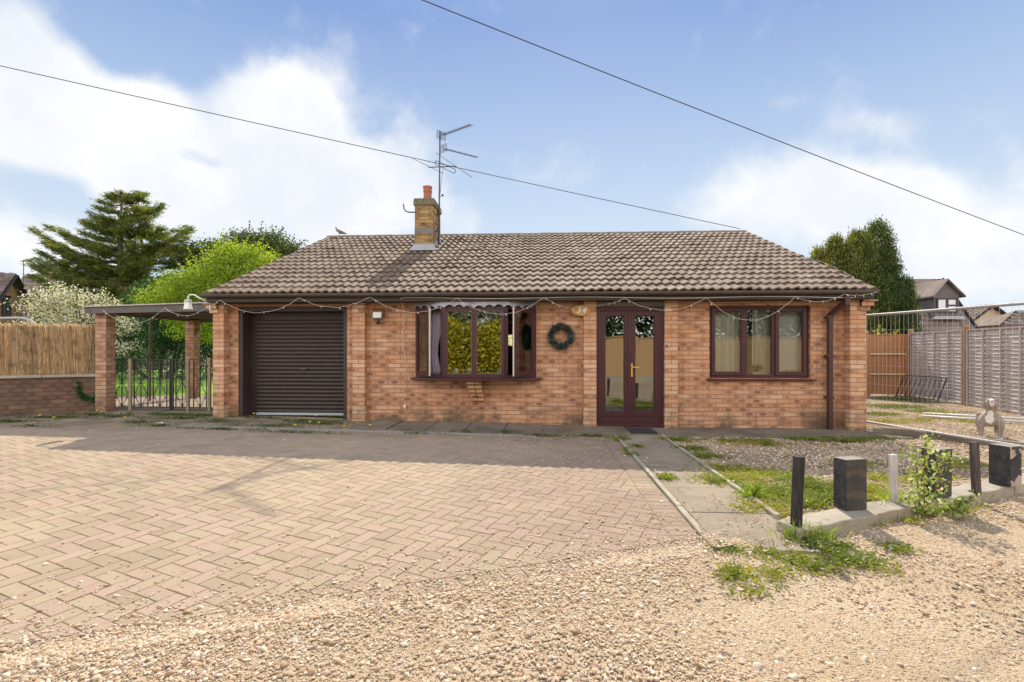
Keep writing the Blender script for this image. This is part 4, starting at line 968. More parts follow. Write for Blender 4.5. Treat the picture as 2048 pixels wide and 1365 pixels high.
# ---- TV aerials on the chimney
av = empty('tv_aerial', (-2.455, 12.1, 3.95), 0, 'tall aerial mast with three aerials strapped to the chimney side', 'aerial'); ao = av.location
r_ = lambda px, py, y: at_y(px, py, y)-ao
m = MB(); m.tube([(0,0,0), r_(880,262,12.1)], .019, 10); m.build('mast', M['darksteel'], av, smooth=True)
m = MB(); m.tube([(-.28,-.55,.38), (0,-.0,.38)], .012, 6); m.tube([(-.05+.10*math.cos(t), -.30, .33+.10*math.sin(t)) for t in np.linspace(0, 6.2, 20)], .018, 7); m.box(-.04,.02,-.05,.02,.1,.16); m.box(-.04,.02,-.05,.02,.72,.78); m.build('chimney_bracket', plain('rusted strap', (.10,.055,.04), .8), av)
def yagi(root_p, tip_p, n, el, nm, refl=True):
    m = MB(); d = (tip_p-root_p); dn = d.normalized(); sd = dn.cross(Vector((0,0,1))).normalized(); up = sd.cross(dn).normalized()
    m.beam(root_p, tip_p, .018, .018)
    for k in range(n):
        p = root_p+d*((k+1)/n); m.tube([p-sd*el/2, p+sd*el/2], .0045, 5)
    if refl:
        for s_ in (-1, 1):
            for k in range(4): m.tube([root_p-dn*.03+up*s_*(.015+.025*k)-sd*.13, root_p-dn*.03+up*s_*(.015+.025*k)+sd*.13], .005, 5)
            for q in (-.13, 0, .13): m.tube([root_p-dn*.03+sd*q+up*s_*.0, root_p-dn*.03+sd*q+up*s_*.09], .005, 5)
    m.build(nm, M['darksteel'], av)
yagi(r_(884,271,12.05), r_(942,250,11.3), 14, .17, 'upper_aerial'); yagi(r_(888,298,12.05), r_(954,315,12.9), 14, .15, 'middle_aerial')
m = MB(); L1 = r_(857,335,12.4); L2 = r_(912,333,11.8); m.beam(L1, L2, .02, .02)
def loop(c, d, hl_, g):
    pts = []; u_ = Vector((0,0,1)); dn = d.normalized(); up = Vector((0, 0, 1)); up = (up-dn*up.dot(dn)).normalized()
    for t in np.linspace(-math.pi/2, math.pi/2, 7): pts.append(c+dn*(hl_+g*math.cos(t))+up*g*math.sin(t))
    for t in np.linspace(math.pi/2, 3*math.pi/2, 7): pts.append(c+dn*(-hl_+g*math.cos(t))+up*g*math.sin(t))
    pts.append(pts[0]); return pts
dd_ = r_(925,350,11.4)-r_(858,318,12.6)
m.tube(loop(r_(890,334,12.05), dd_, .50, .045), .009, 6); m.tube([r_(872,306,12.5), r_(944,355,11.2)], .008, 6); m.tube([r_(826,318,12.8), r_(886,347,12.0)], .008, 6)
m.build('radio_aerial', M['darksteel'], av)
m = MB(); q = at_y(885,391,12.1)-ao; m.lathe([(.001,-.03),(.022,-.02),(.03,0),(.022,.02),(.001,.03)], 10, Matrix.Translation(q)); m.tube([q, q+Vector((-.06,0,-.05))], .006, 5)
m.tube([r_(886,340,12.1), r_(883,360,12.15), r_(880,392,12.13), r_(877,420,12.12), (0.02,-.05,.3), (-.05,-.75,-.12)], .005, 5); m.build('aerial_cable', M['cable'], av)
m = MB(); q0 = Vector((cx0, 11.9, at_y(830,425,11.9).z)); m.tube([q0, at_y(818,425,11.9), at_y(812,423,11.9), at_y(808,418,11.9), at_y(807,408,11.9)], .016, 8); tag(m.build('mast_bracket', M['darksteel'], None, smooth=True), 'bent empty steel bracket arm on the left side of the chimney', 'bracket')
# =================================================================== living things
def skin(name, V, E, Rd, mat, parent=None, sub=2, root=0):
    me = bpy.data.meshes.new(name); me.from_pydata([tuple(v) for v in V], E, []); me.update(); o = bpy.data.objects.new(name, me); link(o, parent)
    md = o.modifiers.new('skin', 'SKIN'); md.use_smooth_shade = True
    if not me.skin_vertices: me.skin_vertices.new()
    sv = me.skin_vertices[0].data
    for i, r in enumerate(Rd): sv[i].radius = (r, r) if not isinstance(r, tuple) else r
    for i in range(len(V)): sv[i].use_root = (i == root)
    md.use_x_symmetry = False
    ss = o.modifiers.new('sub', 'SUBSURF'); ss.levels = sub; ss.render_levels = sub; me.materials.append(mat); return o
# ---- dog, facing the camera
def dogmat():
    s = S('short grey dog coat'); p = s.xyz(s.coord('Object')); n = s.noise(s.coord('Object'), 9, 4)
    c = s.mix(n, (.24,.19,.165), (.34,.28,.25))
    ch = s.m('ADD', s.m('POWER', s.m('DIVIDE', s.m('ADD', p[1], .015), .052), 2.0), s.m('POWER', s.m('DIVIDE', s.m('SUBTRACT', p[2], .345), .11), 2.0))
    ch = s.m('ADD', ch, s.m('MULTIPLY', s.m('SUBTRACT', s.noise(s.coord('Object'), 14, 4), .5), 3.2))
    c = s.mix(s.m('MULTIPLY', s.sm(ch, 1.0, .6), s.m('GREATER_THAN', p[0], .05)), c, (.78,.75,.72))
    bl = s.m('ADD', s.m('POWER', s.m('DIVIDE', p[1], .028), 2.0), s.m('POWER', s.m('DIVIDE', s.m('SUBTRACT', p[2], .585), .07), 2.0))
    c = s.mix(s.m('MULTIPLY', s.sm(bl, 1.2, .7), s.m('GREATER_THAN', p[0], .1)), c, (.66,.60,.56))
    ft = s.sm(p[2], .06, .03); c = s.mix(ft, c, (.62,.56,.52)); s.pbr(c, .75, 0, s.bump(s.noise(s.coord('Object'), 120, 2), .001), .25); return s.mat
dp_ = Vector((6.93, 8.1, 0)); face = math.atan2(-dp_.y, -dp_.x)
dog = empty('dog', dp_, face+R(4), 'grey and white short haired dog standing behind the mesh fence looking up', 'dog')
V = [(-.28,0,.32),(-.12,0,.315),(.04,0,.300),(.13,0,.290),(.18,0,.395),(.205,0,.475),(.225,0,.565),(.285,0,.570),(.33,0,.582),   # 0-8 spine, neck, skull, muzzle
     (.15,.10,.26),(.155,.115,.20),(.14,.108,.13),(.16,.108,.03),(.19,.108,.018),          # 9-13 left fore
     (.15,-.10,.26),(.155,-.115,.20),(.14,-.108,.13),(.16,-.108,.03),(.19,-.108,.018),      # 14-18 right fore
     (-.30,.09,.29),(-.25,.11,.20),(-.35,.10,.13),(-.32,.10,.03),(-.28,.10,.018),           # 19-23 left hind
     (-.30,-.09,.29),(-.25,-.11,.20),(-.35,-.10,.13),(-.32,-.10,.03),(-.28,-.10,.018),      # 24-28 right hind
     (-.38,0,.34),(-.50,.03,.30),(-.58,.05,.25)]
E = [(0,1),(1,2),(2,3),(3,4),(4,5),(5,6),(6,7),(7,8),(3,9),(9,10),(10,11),(11,12),(12,13),(3,14),(14,15),(15,16),(16,17),(17,18),(0,19),(19,20),(20,21),(21,22),(22,23),(0,24),(24,25),(25,26),(26,27),(27,28),(0,29),(29,30),(30,31)]
Rd = [.09,.10,.12,.135,.066,.058,.112,.070,.046]+[.070,.046,.034,.026,.028]*2+[.075,.055,.030,.025,.027]*2+[.035,.018,.008]
coat = dogmat(); skin('body', V, E, Rd, coat, dog, 2, 1)
for s_ in (-1, 1):
    m = MB(); m.add([(.225,s_*.030,.645),(.190,s_*.035,.63),(.215,s_*.125,.650),(.225,s_*.17,.600),(.24,s_*.115,.595),(.235,s_*.045,.605)], [(0,1,2),(0,2,4,5),(2,3,4)]); o = m.build('ear', coat, dog); so = o.modifiers.new('s','SOLIDIFY'); so.thickness = .010; sb = o.modifiers.new('b','SUBSURF'); sb.levels = 2; sb.render_levels = 2
    m = MB(); m.lathe([(.001,-.008),(.006,-.005),(.008,0),(.006,.005),(.001,.008)], 10, Matrix.Translation((.300, s_*.040, .612))); m.build('eye', M['black'], dog, smooth=True)
m = MB(); m.lathe([(.001,-.012),(.011,-.008),(.016,0),(.012,.009),(.001,.012)], 12, Matrix.Translation((.369, 0, .600))); m.build('nose', plain('pinkish grey nose', (.12,.07,.07), .4), dog, smooth=True)
# ---- pigeon on the ridge
bp_ = at_y(678, 467, YR); bird = empty('pigeon', (bp_.x, YR, ZR+.075), R(0), 'grey pigeon standing on the left end of the roof ridge', 'bird')
V = [(.14,0,.05),(.05,0,.075),(-.03,0,.115),(-.07,0,.16),(-.085,0,.205),(-.11,0,.203),(.22,0,.028),(.01,.02,.03),(.01,.02,-.0),(.01,-.02,.03),(.01,-.02,-.0)]
E = [(0,1),(1,2),(2,3),(3,4),(4,5),(0,6),(1,7),(7,8),(1,9),(9,10)]
skin('body', V, E, [.035,.055,.055,.03,.026,.008,.015,.008,.004,.008,.004], plain('grey brown feathers', (.22,.19,.18), .8, var=.3), bird, 2, 1)
for s_ in (-1,1):
    m = MB(); m.add([(-.03,s_*.05,.13),(.05,s_*.062,.11),(.17,s_*.03,.045),(.10,s_*.055,.05),(0,s_*.06,.075)], [(0,1,2,3,4)]); o = m.build('wing', plain('wing feathers', (.16,.14,.135), .8, var=.3), bird); q = o.modifiers.new('s','SOLIDIFY'); q.thickness = .008
# =================================================================== interior things seen through the panes
def curtain(pts, z0, z1, lab, col, fold=.035, freq=16, tr=.3):
    m = MB(); n = 60; vs = []; a, b = Vector(pts[0]), Vector(pts[1]); d = (b-a).normalized(); nr = Vector((-d.y, d.x, 0)); pinch = pts[2] if len(pts) > 2 else 0
    for i in range(n+1):
        for j in range(13):
            t = i/n; zf = j/12; z = z0+(z1-z0)*zf; wdt = 1-pinch*math.exp(-((zf-.35)/.28)**2)
            p = a+d*(b-a).length*t*wdt+nr*fold*math.sin(t*freq*(1)+.4*math.sin(zf*3)); vs.append((p.x, p.y, z))
    m.add(vs, [(i*13+j, (i+1)*13+j, (i+1)*13+j+1, i*13+j+1) for i in range(n) for j in range(12)])
    s = S('curtain cloth'); v = s.coord('Object'); c = s.mix(s.noise(v, 8, 3), tuple(x*.85 for x in col), col); dd = s.n('ShaderNodeBsdfDiffuse'); s.put(dd.inputs[0], c); t_ = s.n('ShaderNodeBsdfTranslucent'); s.put(t_.inputs[0], c); mx = s.n('ShaderNodeMixShader'); mx.inputs[0].default_value = tr
    s.t.links.new(dd.outputs[0], mx.inputs[1]); s.t.links.new(t_.outputs[0], mx.inputs[2]); s.done(mx.outputs[0])
    o = m.build('curtain', s.mat, None, smooth=True); q = o.modifiers.new('s','SOLIDIFY'); q.thickness = .004; tag(o, lab, 'curtain', 'curtains behind the windows'); return o
curtain([Vector((-2.02,8.98,0)), Vector((-1.72,8.78,0)), .3], .92, 2.08, 'mauve grey curtain at the left side of the bay window', (.74,.66,.80), .025, 22)
curtain([Vector((-.10,9.0,0)), Vector((-.38,8.86,0)), .45], .92, 2.08, 'mauve grey curtain at the right side of the bay window', (.70,.64,.76), .022, 22)
curtain([Vector((2.96,8.99,0)), Vector((3.62,8.99,0))], .6, 2.2, 'cream curtain behind the left pane of the right hand window', (.86,.83,.72), .03, 26, 0.0)
curtain([Vector((3.78,9.12,0)), Vector((4.12,9.12,0))], .6, 2.2, 'cream curtain behind the middle pane of the right hand window', (.82,.79,.68), .03, 26, 0.0)
m = MB(); 
for k in range(30): z = .97+k*.0385; m.add([(4.02,9.00,z),(4.57,9.00,z),(4.57,9.016,z+.041),(4.02,9.016,z+.041)], [(0,1,2,3)])
o = m.build('window_blind', plain('off white blind', (.78,.80,.76), .7, var=.04)); q = o.modifiers.new('s','SOLIDIFY'); q.thickness = .002; tag(o, 'off white slatted blind lowered behind the right pane of the right hand window', 'blind')
m = MB(); 
bk = MB(); x = 4.08; bc = [(.30,.14,.05),(.45,.38,.25),(.10,.12,.2)]
bs = empty('book_row', (4.1, 8.93, .885), 0, 'row of books on the sill behind the right pane of the right hand window', 'books')
x = 0; i = 0
while x < .42:
    w_ = rg2.uniform(.02, .04); m = MB(); m.box(x+.001, x+w_-.001, 0, .05, 0, rg2.uniform(.07, .11)+x*.1); m.build('book', plain('book %d' % (i % 3), [(.42,.30,.12),(.60,.52,.36),(.20,.16,.14)][i % 3], .6), bs); x += w_; i += 1
m = MB(); m.box(WX0, WX1, YW+.14, YW+.30, WZ0-.03, WZ0-.004); hb(m, 'inner_sill', M['white'])
# potted plant on the right window sill
pp = empty('potted_plant', (at_y(1512, 745, 8.97).x, 8.97, .886), 0, 'small green spiky plant in a white pot on the right window sill', 'potted plant')
m = MB(); m.lathe([(.05,0),(.062,.005),(.072,.095),(.066,.10),(.05,.09)], 18); m.build('pot', M['white'], pp, smooth=True, ang=40)
n = 90; az = rng.uniform(0, 2*math.pi, n); el = rng.uniform(.25, 1.3, n); ln = rng.uniform(.08, .19, n)
dr = np.stack([np.cos(az)*np.cos(el), np.sin(az)*np.cos(el)*.5, np.sin(el)], 1); cen = dr*ln[:, None]*.55+np.array([0,0,.09])
quads('leaves', leafverts(cen, ln*.3, 3.4, dr, .12, .22), foliage('dull succulent leaves', [(0,(.04,.07,.02)),(.6,(.09,.14,.04)),(1,(.16,.14,.08))], .2), pp, rng.random(n))
for px, lab in ((912,'white pot on the bay sill behind the left pane'),(940,'white pot on the bay sill beside the central bar'),(1001,'white pot on the bay sill behind the right pane')):
    p = at_y(px, 742, 8.68); m = MB(); m.lathe([(.035,0),(.048,.005),(.058,.155),(.052,.16),(.04,.14)], 16); o = m.build('plant_pot', M['white'], None, smooth=True, ang=40); o.location = (p.x, 8.66, .889); tag(o, lab, 'pot', 'white pots on the bay window sill')
m = MB(); m.box(-1.74, -.46, 8.58, 8.80, .86, .886); m.box(BX0+.02, BX1-.02, 8.80, 9.08, .86, .886); hb(m, 'bay_inner_sill', M['white'])
m = MB(); p = at_y(1049, 626, 9.6); m.lathe([(.05,.10),(.11,.07),(.14,0),(.11,-.07),(.05,-.10)], 20, Matrix.Translation((p.x, 9.6, p.z))); m.tube([(p.x,9.6,p.z+.1),(p.x,9.6,2.3)], .006, 6)
tag(m.build('pendant_shade', plain('pale paper shade', (.6,.5,.45), .8), None, smooth=True), 'round pale pendant lampshade inside behind the right casement of the bay', 'lampshade')
# =================================================================== plants
def clusters(C, r, per, size, flat=1.0, elong=1.8, width=.5, dn=None, dirs=None, rg=rng):
    k = len(C); r = np.broadcast_to(np.asarray(r, dtype=float), (k,)); P = np.repeat(C, per, 0); off = rg.normal(size=(k*per, 3))*np.repeat(r, per)[:, None]*np.array([1, 1, flat]); P = P+off
    lv = np.repeat(rg.random(k), per)*.45+rg.random(k*per)*.55
    D = np.repeat(dirs, per, 0) if dirs is not None else None
    return leafverts(P, rg.uniform(.7, 1.3, k*per)*size, elong, D, dn if dn else 1, width, rg), lv
def shell(c, r, n, inner=.55, up=None, rg=rng):      # random points in an ellipsoid, most near its surface
    d = rg.normal(size=(n, 3)); d /= np.linalg.norm(d, axis=1, keepdims=True); t = (inner**3+(1-inner**3)*rg.random(n))**(1/3)
    t *= 1+rg.normal(0, .06, n)
    return np.array(c)+d*t[:, None]*np.array(r)
def limb_mesh(m, base, tips, r0, rg_=rg2):
    for t in tips:
        t = Vector(t); b = Vector(base); mid = b.lerp(t, .5)+Vector((rg_.gauss(0,.12), rg_.gauss(0,.12), rg_.uniform(0,.25)))*(t-b).length*.25
        m.tube([b, b.lerp(mid, .5)+Vector((0,0,.02)), mid, t.lerp(mid, .4), t], [r0, r0*.8, r0*.6, r0*.35, r0*.12], 6)
def tree(name, lab, cat, base, trunk_top, tr, blobs, n, cr, per, size, mat, grp=None, elong=1.8, limbs=14, extra=None, flat=.8, stems=1, inner=.45, twigs=0, width=.5, trunk_mat=None):
    g = empty(name, base, 0, lab, cat, grp); B = np.array(base, dtype=float)
    vol = np.array([b[1][0]*b[1][1]*b[1][2] for b in blobs]); cnt = np.maximum(1, (n*vol**.75/np.sum(vol**.75)).astype(int))
    C = np.concatenate([shell(np.array(b[0])-B, b[1], k, inner) for b, k in zip(blobs, cnt)]); C[:, 2] = np.maximum(C[:, 2], .1)
    m = MB(); top = Vector(trunk_top)-Vector(base)
    for s_ in range(stems):
        o_ = Vector((rg2.gauss(0,.25), rg2.gauss(0,.25), 0)) if stems > 1 else Vector()
        tp = top+(o_*2 if stems > 1 else Vector()); m.tube([o_*.3, o_*.5+tp*.3, tp*.6+o_*.2, tp*.85, tp], [tr, tr*.85, tr*.65, tr*.4, tr*.15], 9)
    sel = rng.choice(len(C), min(limbs, len(C)), replace=False)
    for i in sel:
        b = top*rg2.uniform(.3, .9); limb_mesh(m, b, [C[i]], tr*.3)
    m.build('trunk', trunk_mat or M['bark'], g, smooth=True)
    V, lv = clusters(C, cr, per, size, flat, elong, width)
    if twigs:                                        # shoots sticking out of the outline
        k = rng.choice(len(C), twigs); cc = C.mean(0); D = C[k]-cc; D /= np.linalg.norm(D, axis=1, keepdims=True); D[:, 2] += .5
        Q = np.concatenate([C[k]+D*s_ for s_ in np.linspace(.05, cr*2.6, 6)]); v2, l2 = clusters(Q, cr*.12, 4, size, 1, elong, width); V = np.concatenate([V, v2]); lv = np.concatenate([lv, l2])
    quads('crown', V, mat, g, lv); return g, C
lime = foliage('fresh lime leaves', [(0,(.05,.10,.012)),(.45,(.24,.34,.02)),(.8,(.38,.46,.035)),(1,(.46,.50,.06))], .55)
dark = foliage('dark evergreen leaves', [(0,(.010,.030,.010)),(.5,(.022,.065,.018)),(.85,(.05,.12,.03)),(1,(.12,.18,.05))], .3)
laurel = foliage('laurel leaves', [(0,(.012,.045,.014)),(.5,(.028,.095,.026)),(.85,(.06,.17,.04)),(1,(.16,.26,.06))], .35)
olive = foliage('olive green leaves', [(0,(.04,.065,.012)),(.5,(.085,.12,.02)),(.85,(.17,.19,.03)),(1,(.26,.24,.05))], .4)
oliveb = foliage('dark olive leaves', [(0,(.02,.04,.01)),(.5,(.06,.09,.018)),(.85,(.14,.15,.03)),(1,(.24,.20,.05))], .35)
cedarm = foliage('blue green cedar needles', [(0,(.03,.06,.02)),(.4,(.08,.13,.03)),(.7,(.21,.23,.04)),(1,(.46,.40,.07))], .5)
yewm = foliage('golden yew sprays', [(0,(.022,.045,.012)),(.45,(.06,.10,.018)),(.75,(.17,.19,.025)),(1,(.40,.33,.035))], .38)
def PX(px, py, y): return at_y(px, py, y)
# cedar with long level boughs
def cedar():
    Yc = 25.0; b = PX(238, 700, Yc); base = Vector((b.x, Yc, 0)); g = empty('cedar_tree', base, 0, 'tall dark cedar with long ragged level branches behind the carport', 'tree')
    H = PX(238, 350, Yc).z; m = MB(); m.tube([(0,0,0),(.05,0,H*.35),(.1,0,H*.7),(.15,0,H*.90)], [.26,.20,.11,.03], 10)
    m.tube([(.05,0,H*.2),(-1.0,.2,H*.42),(-1.3,.1,H*.62)], [.13,.09,.03], 8); m.tube([(.05,0,H*.2),(1.3,.3,H*.45),(1.0,.2,H*.72),(.9,.2,H*.88)], [.16,.12,.06,.02], 8)
    C, D = [], []; rg = np.random.default_rng(3)
    prof_l = [(0.18,4.3),(.30,4.3),(.42,3.9),(.55,3.5),(.68,2.6),(.8,1.6),(.9,1.1),(1,.4)]; prof_r = [(0.15,3.0),(.30,3.7),(.45,3.4),(.6,3.0),(.75,2.2),(.88,1.6),(1,.55)]
    for k in range(175):
        zf = rg.uniform(.12, 1.0)**.85; a = rg.uniform(0, 2*math.pi); ca = math.cos(a)
        Lm = np.interp(zf, *zip(*(prof_l if ca < 0 else prof_r))); L = Lm*(abs(ca)*.8+.45)*rg.uniform(.6, 1.08)
        stem = rg.random(); s0 = Vector((.1, 0, H*zf*.93))
        if ca > .3 and zf > .45: s0 = Vector((.45, .2, H*zf*.93))
        d = Vector((math.cos(a), math.sin(a), 0)); n = 9; rise = rg.uniform(.10, .42)*(1 if zf < .75 else .55) if zf > .3 else rg.uniform(-.1, .2)
        pts = [s0+d*L*t+Vector((0,0,L*(rise*t-.10*math.sin(t*3)) )) + Vector((0,0,.22*L*rise*max(0, t-.7))) for t in np.linspace(0, 1, n)]
        m.tube(pts, [.035*(1-.85*i/(n-1))*(1+L*.2) for i in range(n)], 5, False)
        sd = Vector((-d.y, d.x, 0))
        for i in range(int(L*19)):
            t = rg.uniform(.18, 1.0)**.8; p = s0+d*L*t+Vector((0,0,L*(rise*t-.10*math.sin(t*3))+.22*L*rise*max(0,t-.7)))
            wd = (.42*(1-t)+.07)*min(1, L*.5); off = rg.normal()*wd; p2 = p+sd*off+Vector((0,0,abs(off)*.1+rg.normal()*.055)); C.append(p2); dd = (d+sd*off*1.2+Vector((0,0,.25))).normalized(); D.append(dd)
    m.build('trunk', M['bark'], g, smooth=True)
    C = np.array([tuple(c) for c in C]); D = np.array([tuple(d) for d in D]); V, lv = clusters(C, .10, 18, .060, .5, 3.3, .26, .55, D, rg); quads('crown', V, cedarm, g, lv)
cedar()
# lime green tree
Yl = 17.5; c1 = PX(455, 560, Yl); 
tree('lime_green_tree', 'bright lime green young tree rising behind the carport and garage', 'tree', (c1.x, Yl, 0), (c1.x+.2, Yl, 3.6), .12,
     [((PX(455,555,Yl).x, Yl, PX(455,565,Yl).z), (1.5,1.3,.9)), ((PX(380,585,Yl).x, Yl, PX(380,585,Yl).z), (1.2,1.1,.65)), ((PX(330,600,Yl).x, Yl, PX(330,605,Yl).z), (.85,.8,.40)), ((PX(500,530,Yl).x, Yl, PX(500,545,Yl).z), (1.2,1,.85)), ((PX(420,640,Yl).x, Yl, PX(420,640,Yl).z), (1.5,1,.8)), ((PX(470,500,Yl).x, Yl, PX(470,512,Yl).z), (.7,.7,.42))],
     1500, .17, 28, .046, lime, twigs=120, elong=1.7, limbs=26)
Yo = 26
tree('evergreen_tree', 'olive dark tree peeping over the lime tree beside the roof slope', 'tree', (PX(530,500,Yo).x, Yo, 0), (PX(530,500,Yo).x, Yo, 5.2), .16,
     [((PX(545,520,Yo).x, Yo, PX(545,515,Yo).z), (1.7,1.3,1.35)), ((PX(490,500,Yo).x, Yo, PX(490,505,Yo).z), (1.3,1.2,1.0)), ((PX(420,520,Yo).x, Yo, PX(420,525,Yo).z), (1.6,1.2,1.1)), ((PX(585,540,Yo).x, Yo, PX(585,540,Yo).z), (1,1,1.0))],
     1050, .22, 26, .075, oliveb, twigs=60)
# laurel hedge bank behind the lawn
Yh = 19.5
tree('laurel_hedge', 'deep green laurel hedge bank behind the lawn seen through the gates', 'hedge', (PX(320,700,Yh).x, Yh, 0), (PX(320,700,Yh).x, Yh, 2.2), .08,
     [((PX(px,py,Yh).x, Yh+rg2.uniform(-.4,.4), PX(px,py,Yh).z), (rx,.8,rz)) for px, py, rx, rz in ((230,690,1.1,1.1),(270,640,1.2,1.0),(300,690,1.3,1.2),(350,650,1.3,1.2),(365,700,1.2,1.1),(410,660,1.3,1.2),(430,700,1.2,1.1),(470,660,1.2,1.2),(190,660,1.3,1.2),(140,690,1.4,1.0),(80,700,1.6,.9),(330,600,1.6,1.0))],
     1500, .19, 24, .052, laurel, stems=4, inner=.6)
tree('background_evergreens', 'dark evergreen mass behind the laurel hedge under the cedar', 'hedge', (PX(300,700,27.5).x, 27.5, 0), (PX(300,700,27.5).x, 27.5, 3.6), .2,
     [((PX(px,py,27.5).x, 27.5, PX(px,py,27.5).z), (rx,1.2,rz)) for px, py, rx, rz in ((210,640,2.5,1.9),(300,630,2.4,2.2),(370,610,2.2,2.2),(440,620,2.2,2.2),(130,660,2.6,1.3),(520,620,2.5,2.2))],
     700, .28, 20, .085, dark, stems=3, inner=.6)
# white blossom tree
Yb_ = 13.2
whitep = foliage('white blossom petals', [(0,(.42,.42,.33)),(.3,(.62,.60,.52)),(1,(.80,.76,.70))], .35)
g, C = tree('blossom_tree', 'small tree covered in white blossom behind the reed screen and carport pillar', 'tree', (PX(160,700,Yb_).x, Yb_, 0), (PX(160,640,Yb_).x, Yb_, 2.6), .10,
     [((PX(px,py,Yb_).x, Yb_+rg2.uniform(-.3,.3), PX(px,py,Yb_).z), (rx,.7,rz)) for px, py, rx, rz in ((130,615,.75,.5),(185,615,.75,.42),(98,642,.42,.30),(150,650,1.0,.30),(215,622,.5,.3),(135,588,.4,.25),(76,655,.28,.22),(225,650,.35,.25),(232,700,.18,.22))],
     330, .09, 12, .030, olive, twigs=50, limbs=22)
Cb = C[rng.random(len(C)) < .95]; V, lv = clusters(Cb, .085, 26, .038, 1, 1.2, .55); quads('blossom', V, whitep, g, lv)
# golden conifer at the right, several upright columns
Yy = 22.0
def yew():
    b = PX(1730, 700, Yy); g = empty('conifer_tree', (b.x, Yy, 0), 0, 'large upright green gold conifer behind the right end of the roof', 'tree'); rg = np.random.default_rng(8); C, D, Rr = [], [], []
    cols = [(1745,452,640,2.6),(1702,474,640,2.6),(1668,482,620,2.2),(1770,500,660,2.2),(1792,560,680,1.5),(1642,500,600,1.6),(1722,520,680,2.0),(1800,620,700,.9),(1690,560,690,2.0),(1760,540,690,2.2)]
    m = MB(); m.tube([(0,0,0),(0,0,3.5),(.1,0,6.0)], [.25,.18,.04], 9)
    for px, pt, pb, w_ in cols:
        x = PX(px, 600, Yy).x-b.x; zt = PX(px, pt, Yy).z; yo = rg.uniform(-.5, .3); m.tube([(0,0,.6),(x*.7,yo*.5,zt*.4),(x,yo,zt*.9)], [.12,.08,.02], 6, False)
        n = int(185*w_*zt/3)
        zf = rg.random(n); a = rg.uniform(0, 2*math.pi, n); rad = w_*.31*np.sqrt(np.clip(1-zf**3.4, 0, 1))*(1+.18*np.sin(a*5+zf*9))*rg.uniform(.75, 1.08, n)
        C.append(np.stack([x+rad*np.cos(a), yo+rad*np.sin(a), .3+(zt-.3)*zf], 1)); D.append(np.stack([np.cos(a)*.3, np.sin(a)*.3, np.ones(n)*.9], 1))
    C = np.concatenate(C); D = np.concatenate(D); m.build('trunk', M['bark'], g, smooth=True)
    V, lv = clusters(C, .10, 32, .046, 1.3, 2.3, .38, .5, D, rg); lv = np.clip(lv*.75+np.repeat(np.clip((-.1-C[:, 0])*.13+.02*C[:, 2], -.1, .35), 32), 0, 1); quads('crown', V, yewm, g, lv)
yew()
# shrub with yellow tips behind the brown fence
tree('golden_shrub', 'low shrub with yellow shoots just above the brown boarded fence', 'shrub', (10.7, 16.6, 0), (10.7, 16.6, 1.5), .04, [((10.2,16.6,1.55),(.6,.3,.42)),((11.1,16.7,1.6),(.5,.3,.42)),((10.7,16.6,1.2),(.9,.35,.6))], 90, .07, 14, .035, foliage('yellow green shoots', [(0,(.2,.25,.03)),(1,(.6,.55,.06))], .5), twigs=22)
# hedge behind the house seen through the rear window, golden
tree('rear_hedge', 'yellow green hedge behind the house seen through the rear window', 'hedge', (-.2, 21.2, 0), (-.2, 21.2, 2.2), .05, [((-1.2,21.2,1.3),(1.3,.5,1.3)),((.8,21.2,1.3),(1.3,.5,1.3)),((-.2,21.1,1.6),(1.2,.5,1.2))], 500, .12, 16, .05, foliage('gold variegated leaves', [(0,(.16,.22,.02)),(.5,(.45,.48,.03)),(1,(.75,.65,.05))], .55))
# =================================================================== far houses
def house_box(name, lab, cat, x, y, rz, wdt, dep, eave, ridge, wm, rm, windows=(), grp=None, over=.25):
    g = empty(name, (x, y, 0), rz, lab, cat, grp)
    m = MB(); m.prism([(0,-.1),(wdt,-.1),(wdt,eave),(wdt/2,ridge-.12),(0,eave)], 'y', 0, dep); m.build('wall', wm, g)
    nr = 14
    Vr = []
    for sgn in (0, 1):
        xe = -over if sgn == 0 else wdt+over; ze = eave-over*(ridge-eave)/(wdt/2)
        q = tiled_slope(-over, dep+over, xe, ze, wdt/2, ridge, nr, wave=.3, h=.03, seg=5, seed=4+sgn); q = q[:, [1, 0, 2]]; Vr.append(q)
    o = quads('roof', np.concatenate(Vr), rm, g)
    m = MB()
    for yy in (-over, dep+over-.03):
        for a, b in (((-over, ze), (wdt/2, ridge)), ((wdt+over, ze), (wdt/2, ridge))): m.beam((a[0], yy, a[1]-.07), (b[0], yy, b[1]-.07), .03, .16, (0,1,0))
    m.build('barge_board', M['fascia'], g)
    for (face, a0, a1, z0, z1, fm) in windows:
        m = MB()
        if face == 'y': frame_rect(m, a0, a1, z0, z1, .06, -.03, .02); m.box((a0+a1)/2-.025, (a0+a1)/2+.025, -.03, .02, z0+.06, z1-.06)
        wnd = m.build('window', fm, g); m2 = MB(); m2.box(a0+.05, a1-.05, -.008, .004, z0+.05, z1-.05); m2.build('pane', M['glass2'], wnd)
    return g
s = S('dark reflective pane'); s.pbr((.10,.13,.16), .05, 0, None, .9); M['glass2'] = s.mat
# left gabled brick house: gable faces the camera
yA = 20.0; p = PX(-19, 700, yA); e_ = PX(32, 604, 22.6).z; rt = PX(8, 547, 21.4).z
house_box('gabled_house', 'gabled buff brick house with dark barge boards at the far left', 'house', p.x, yA, R(120), 3.2, 7, e_, rt, M['farbrick'], M['tile2'], [('y', 1.0, 1.9, e_-.9, e_+.15, M['upvc'])], over=.3)
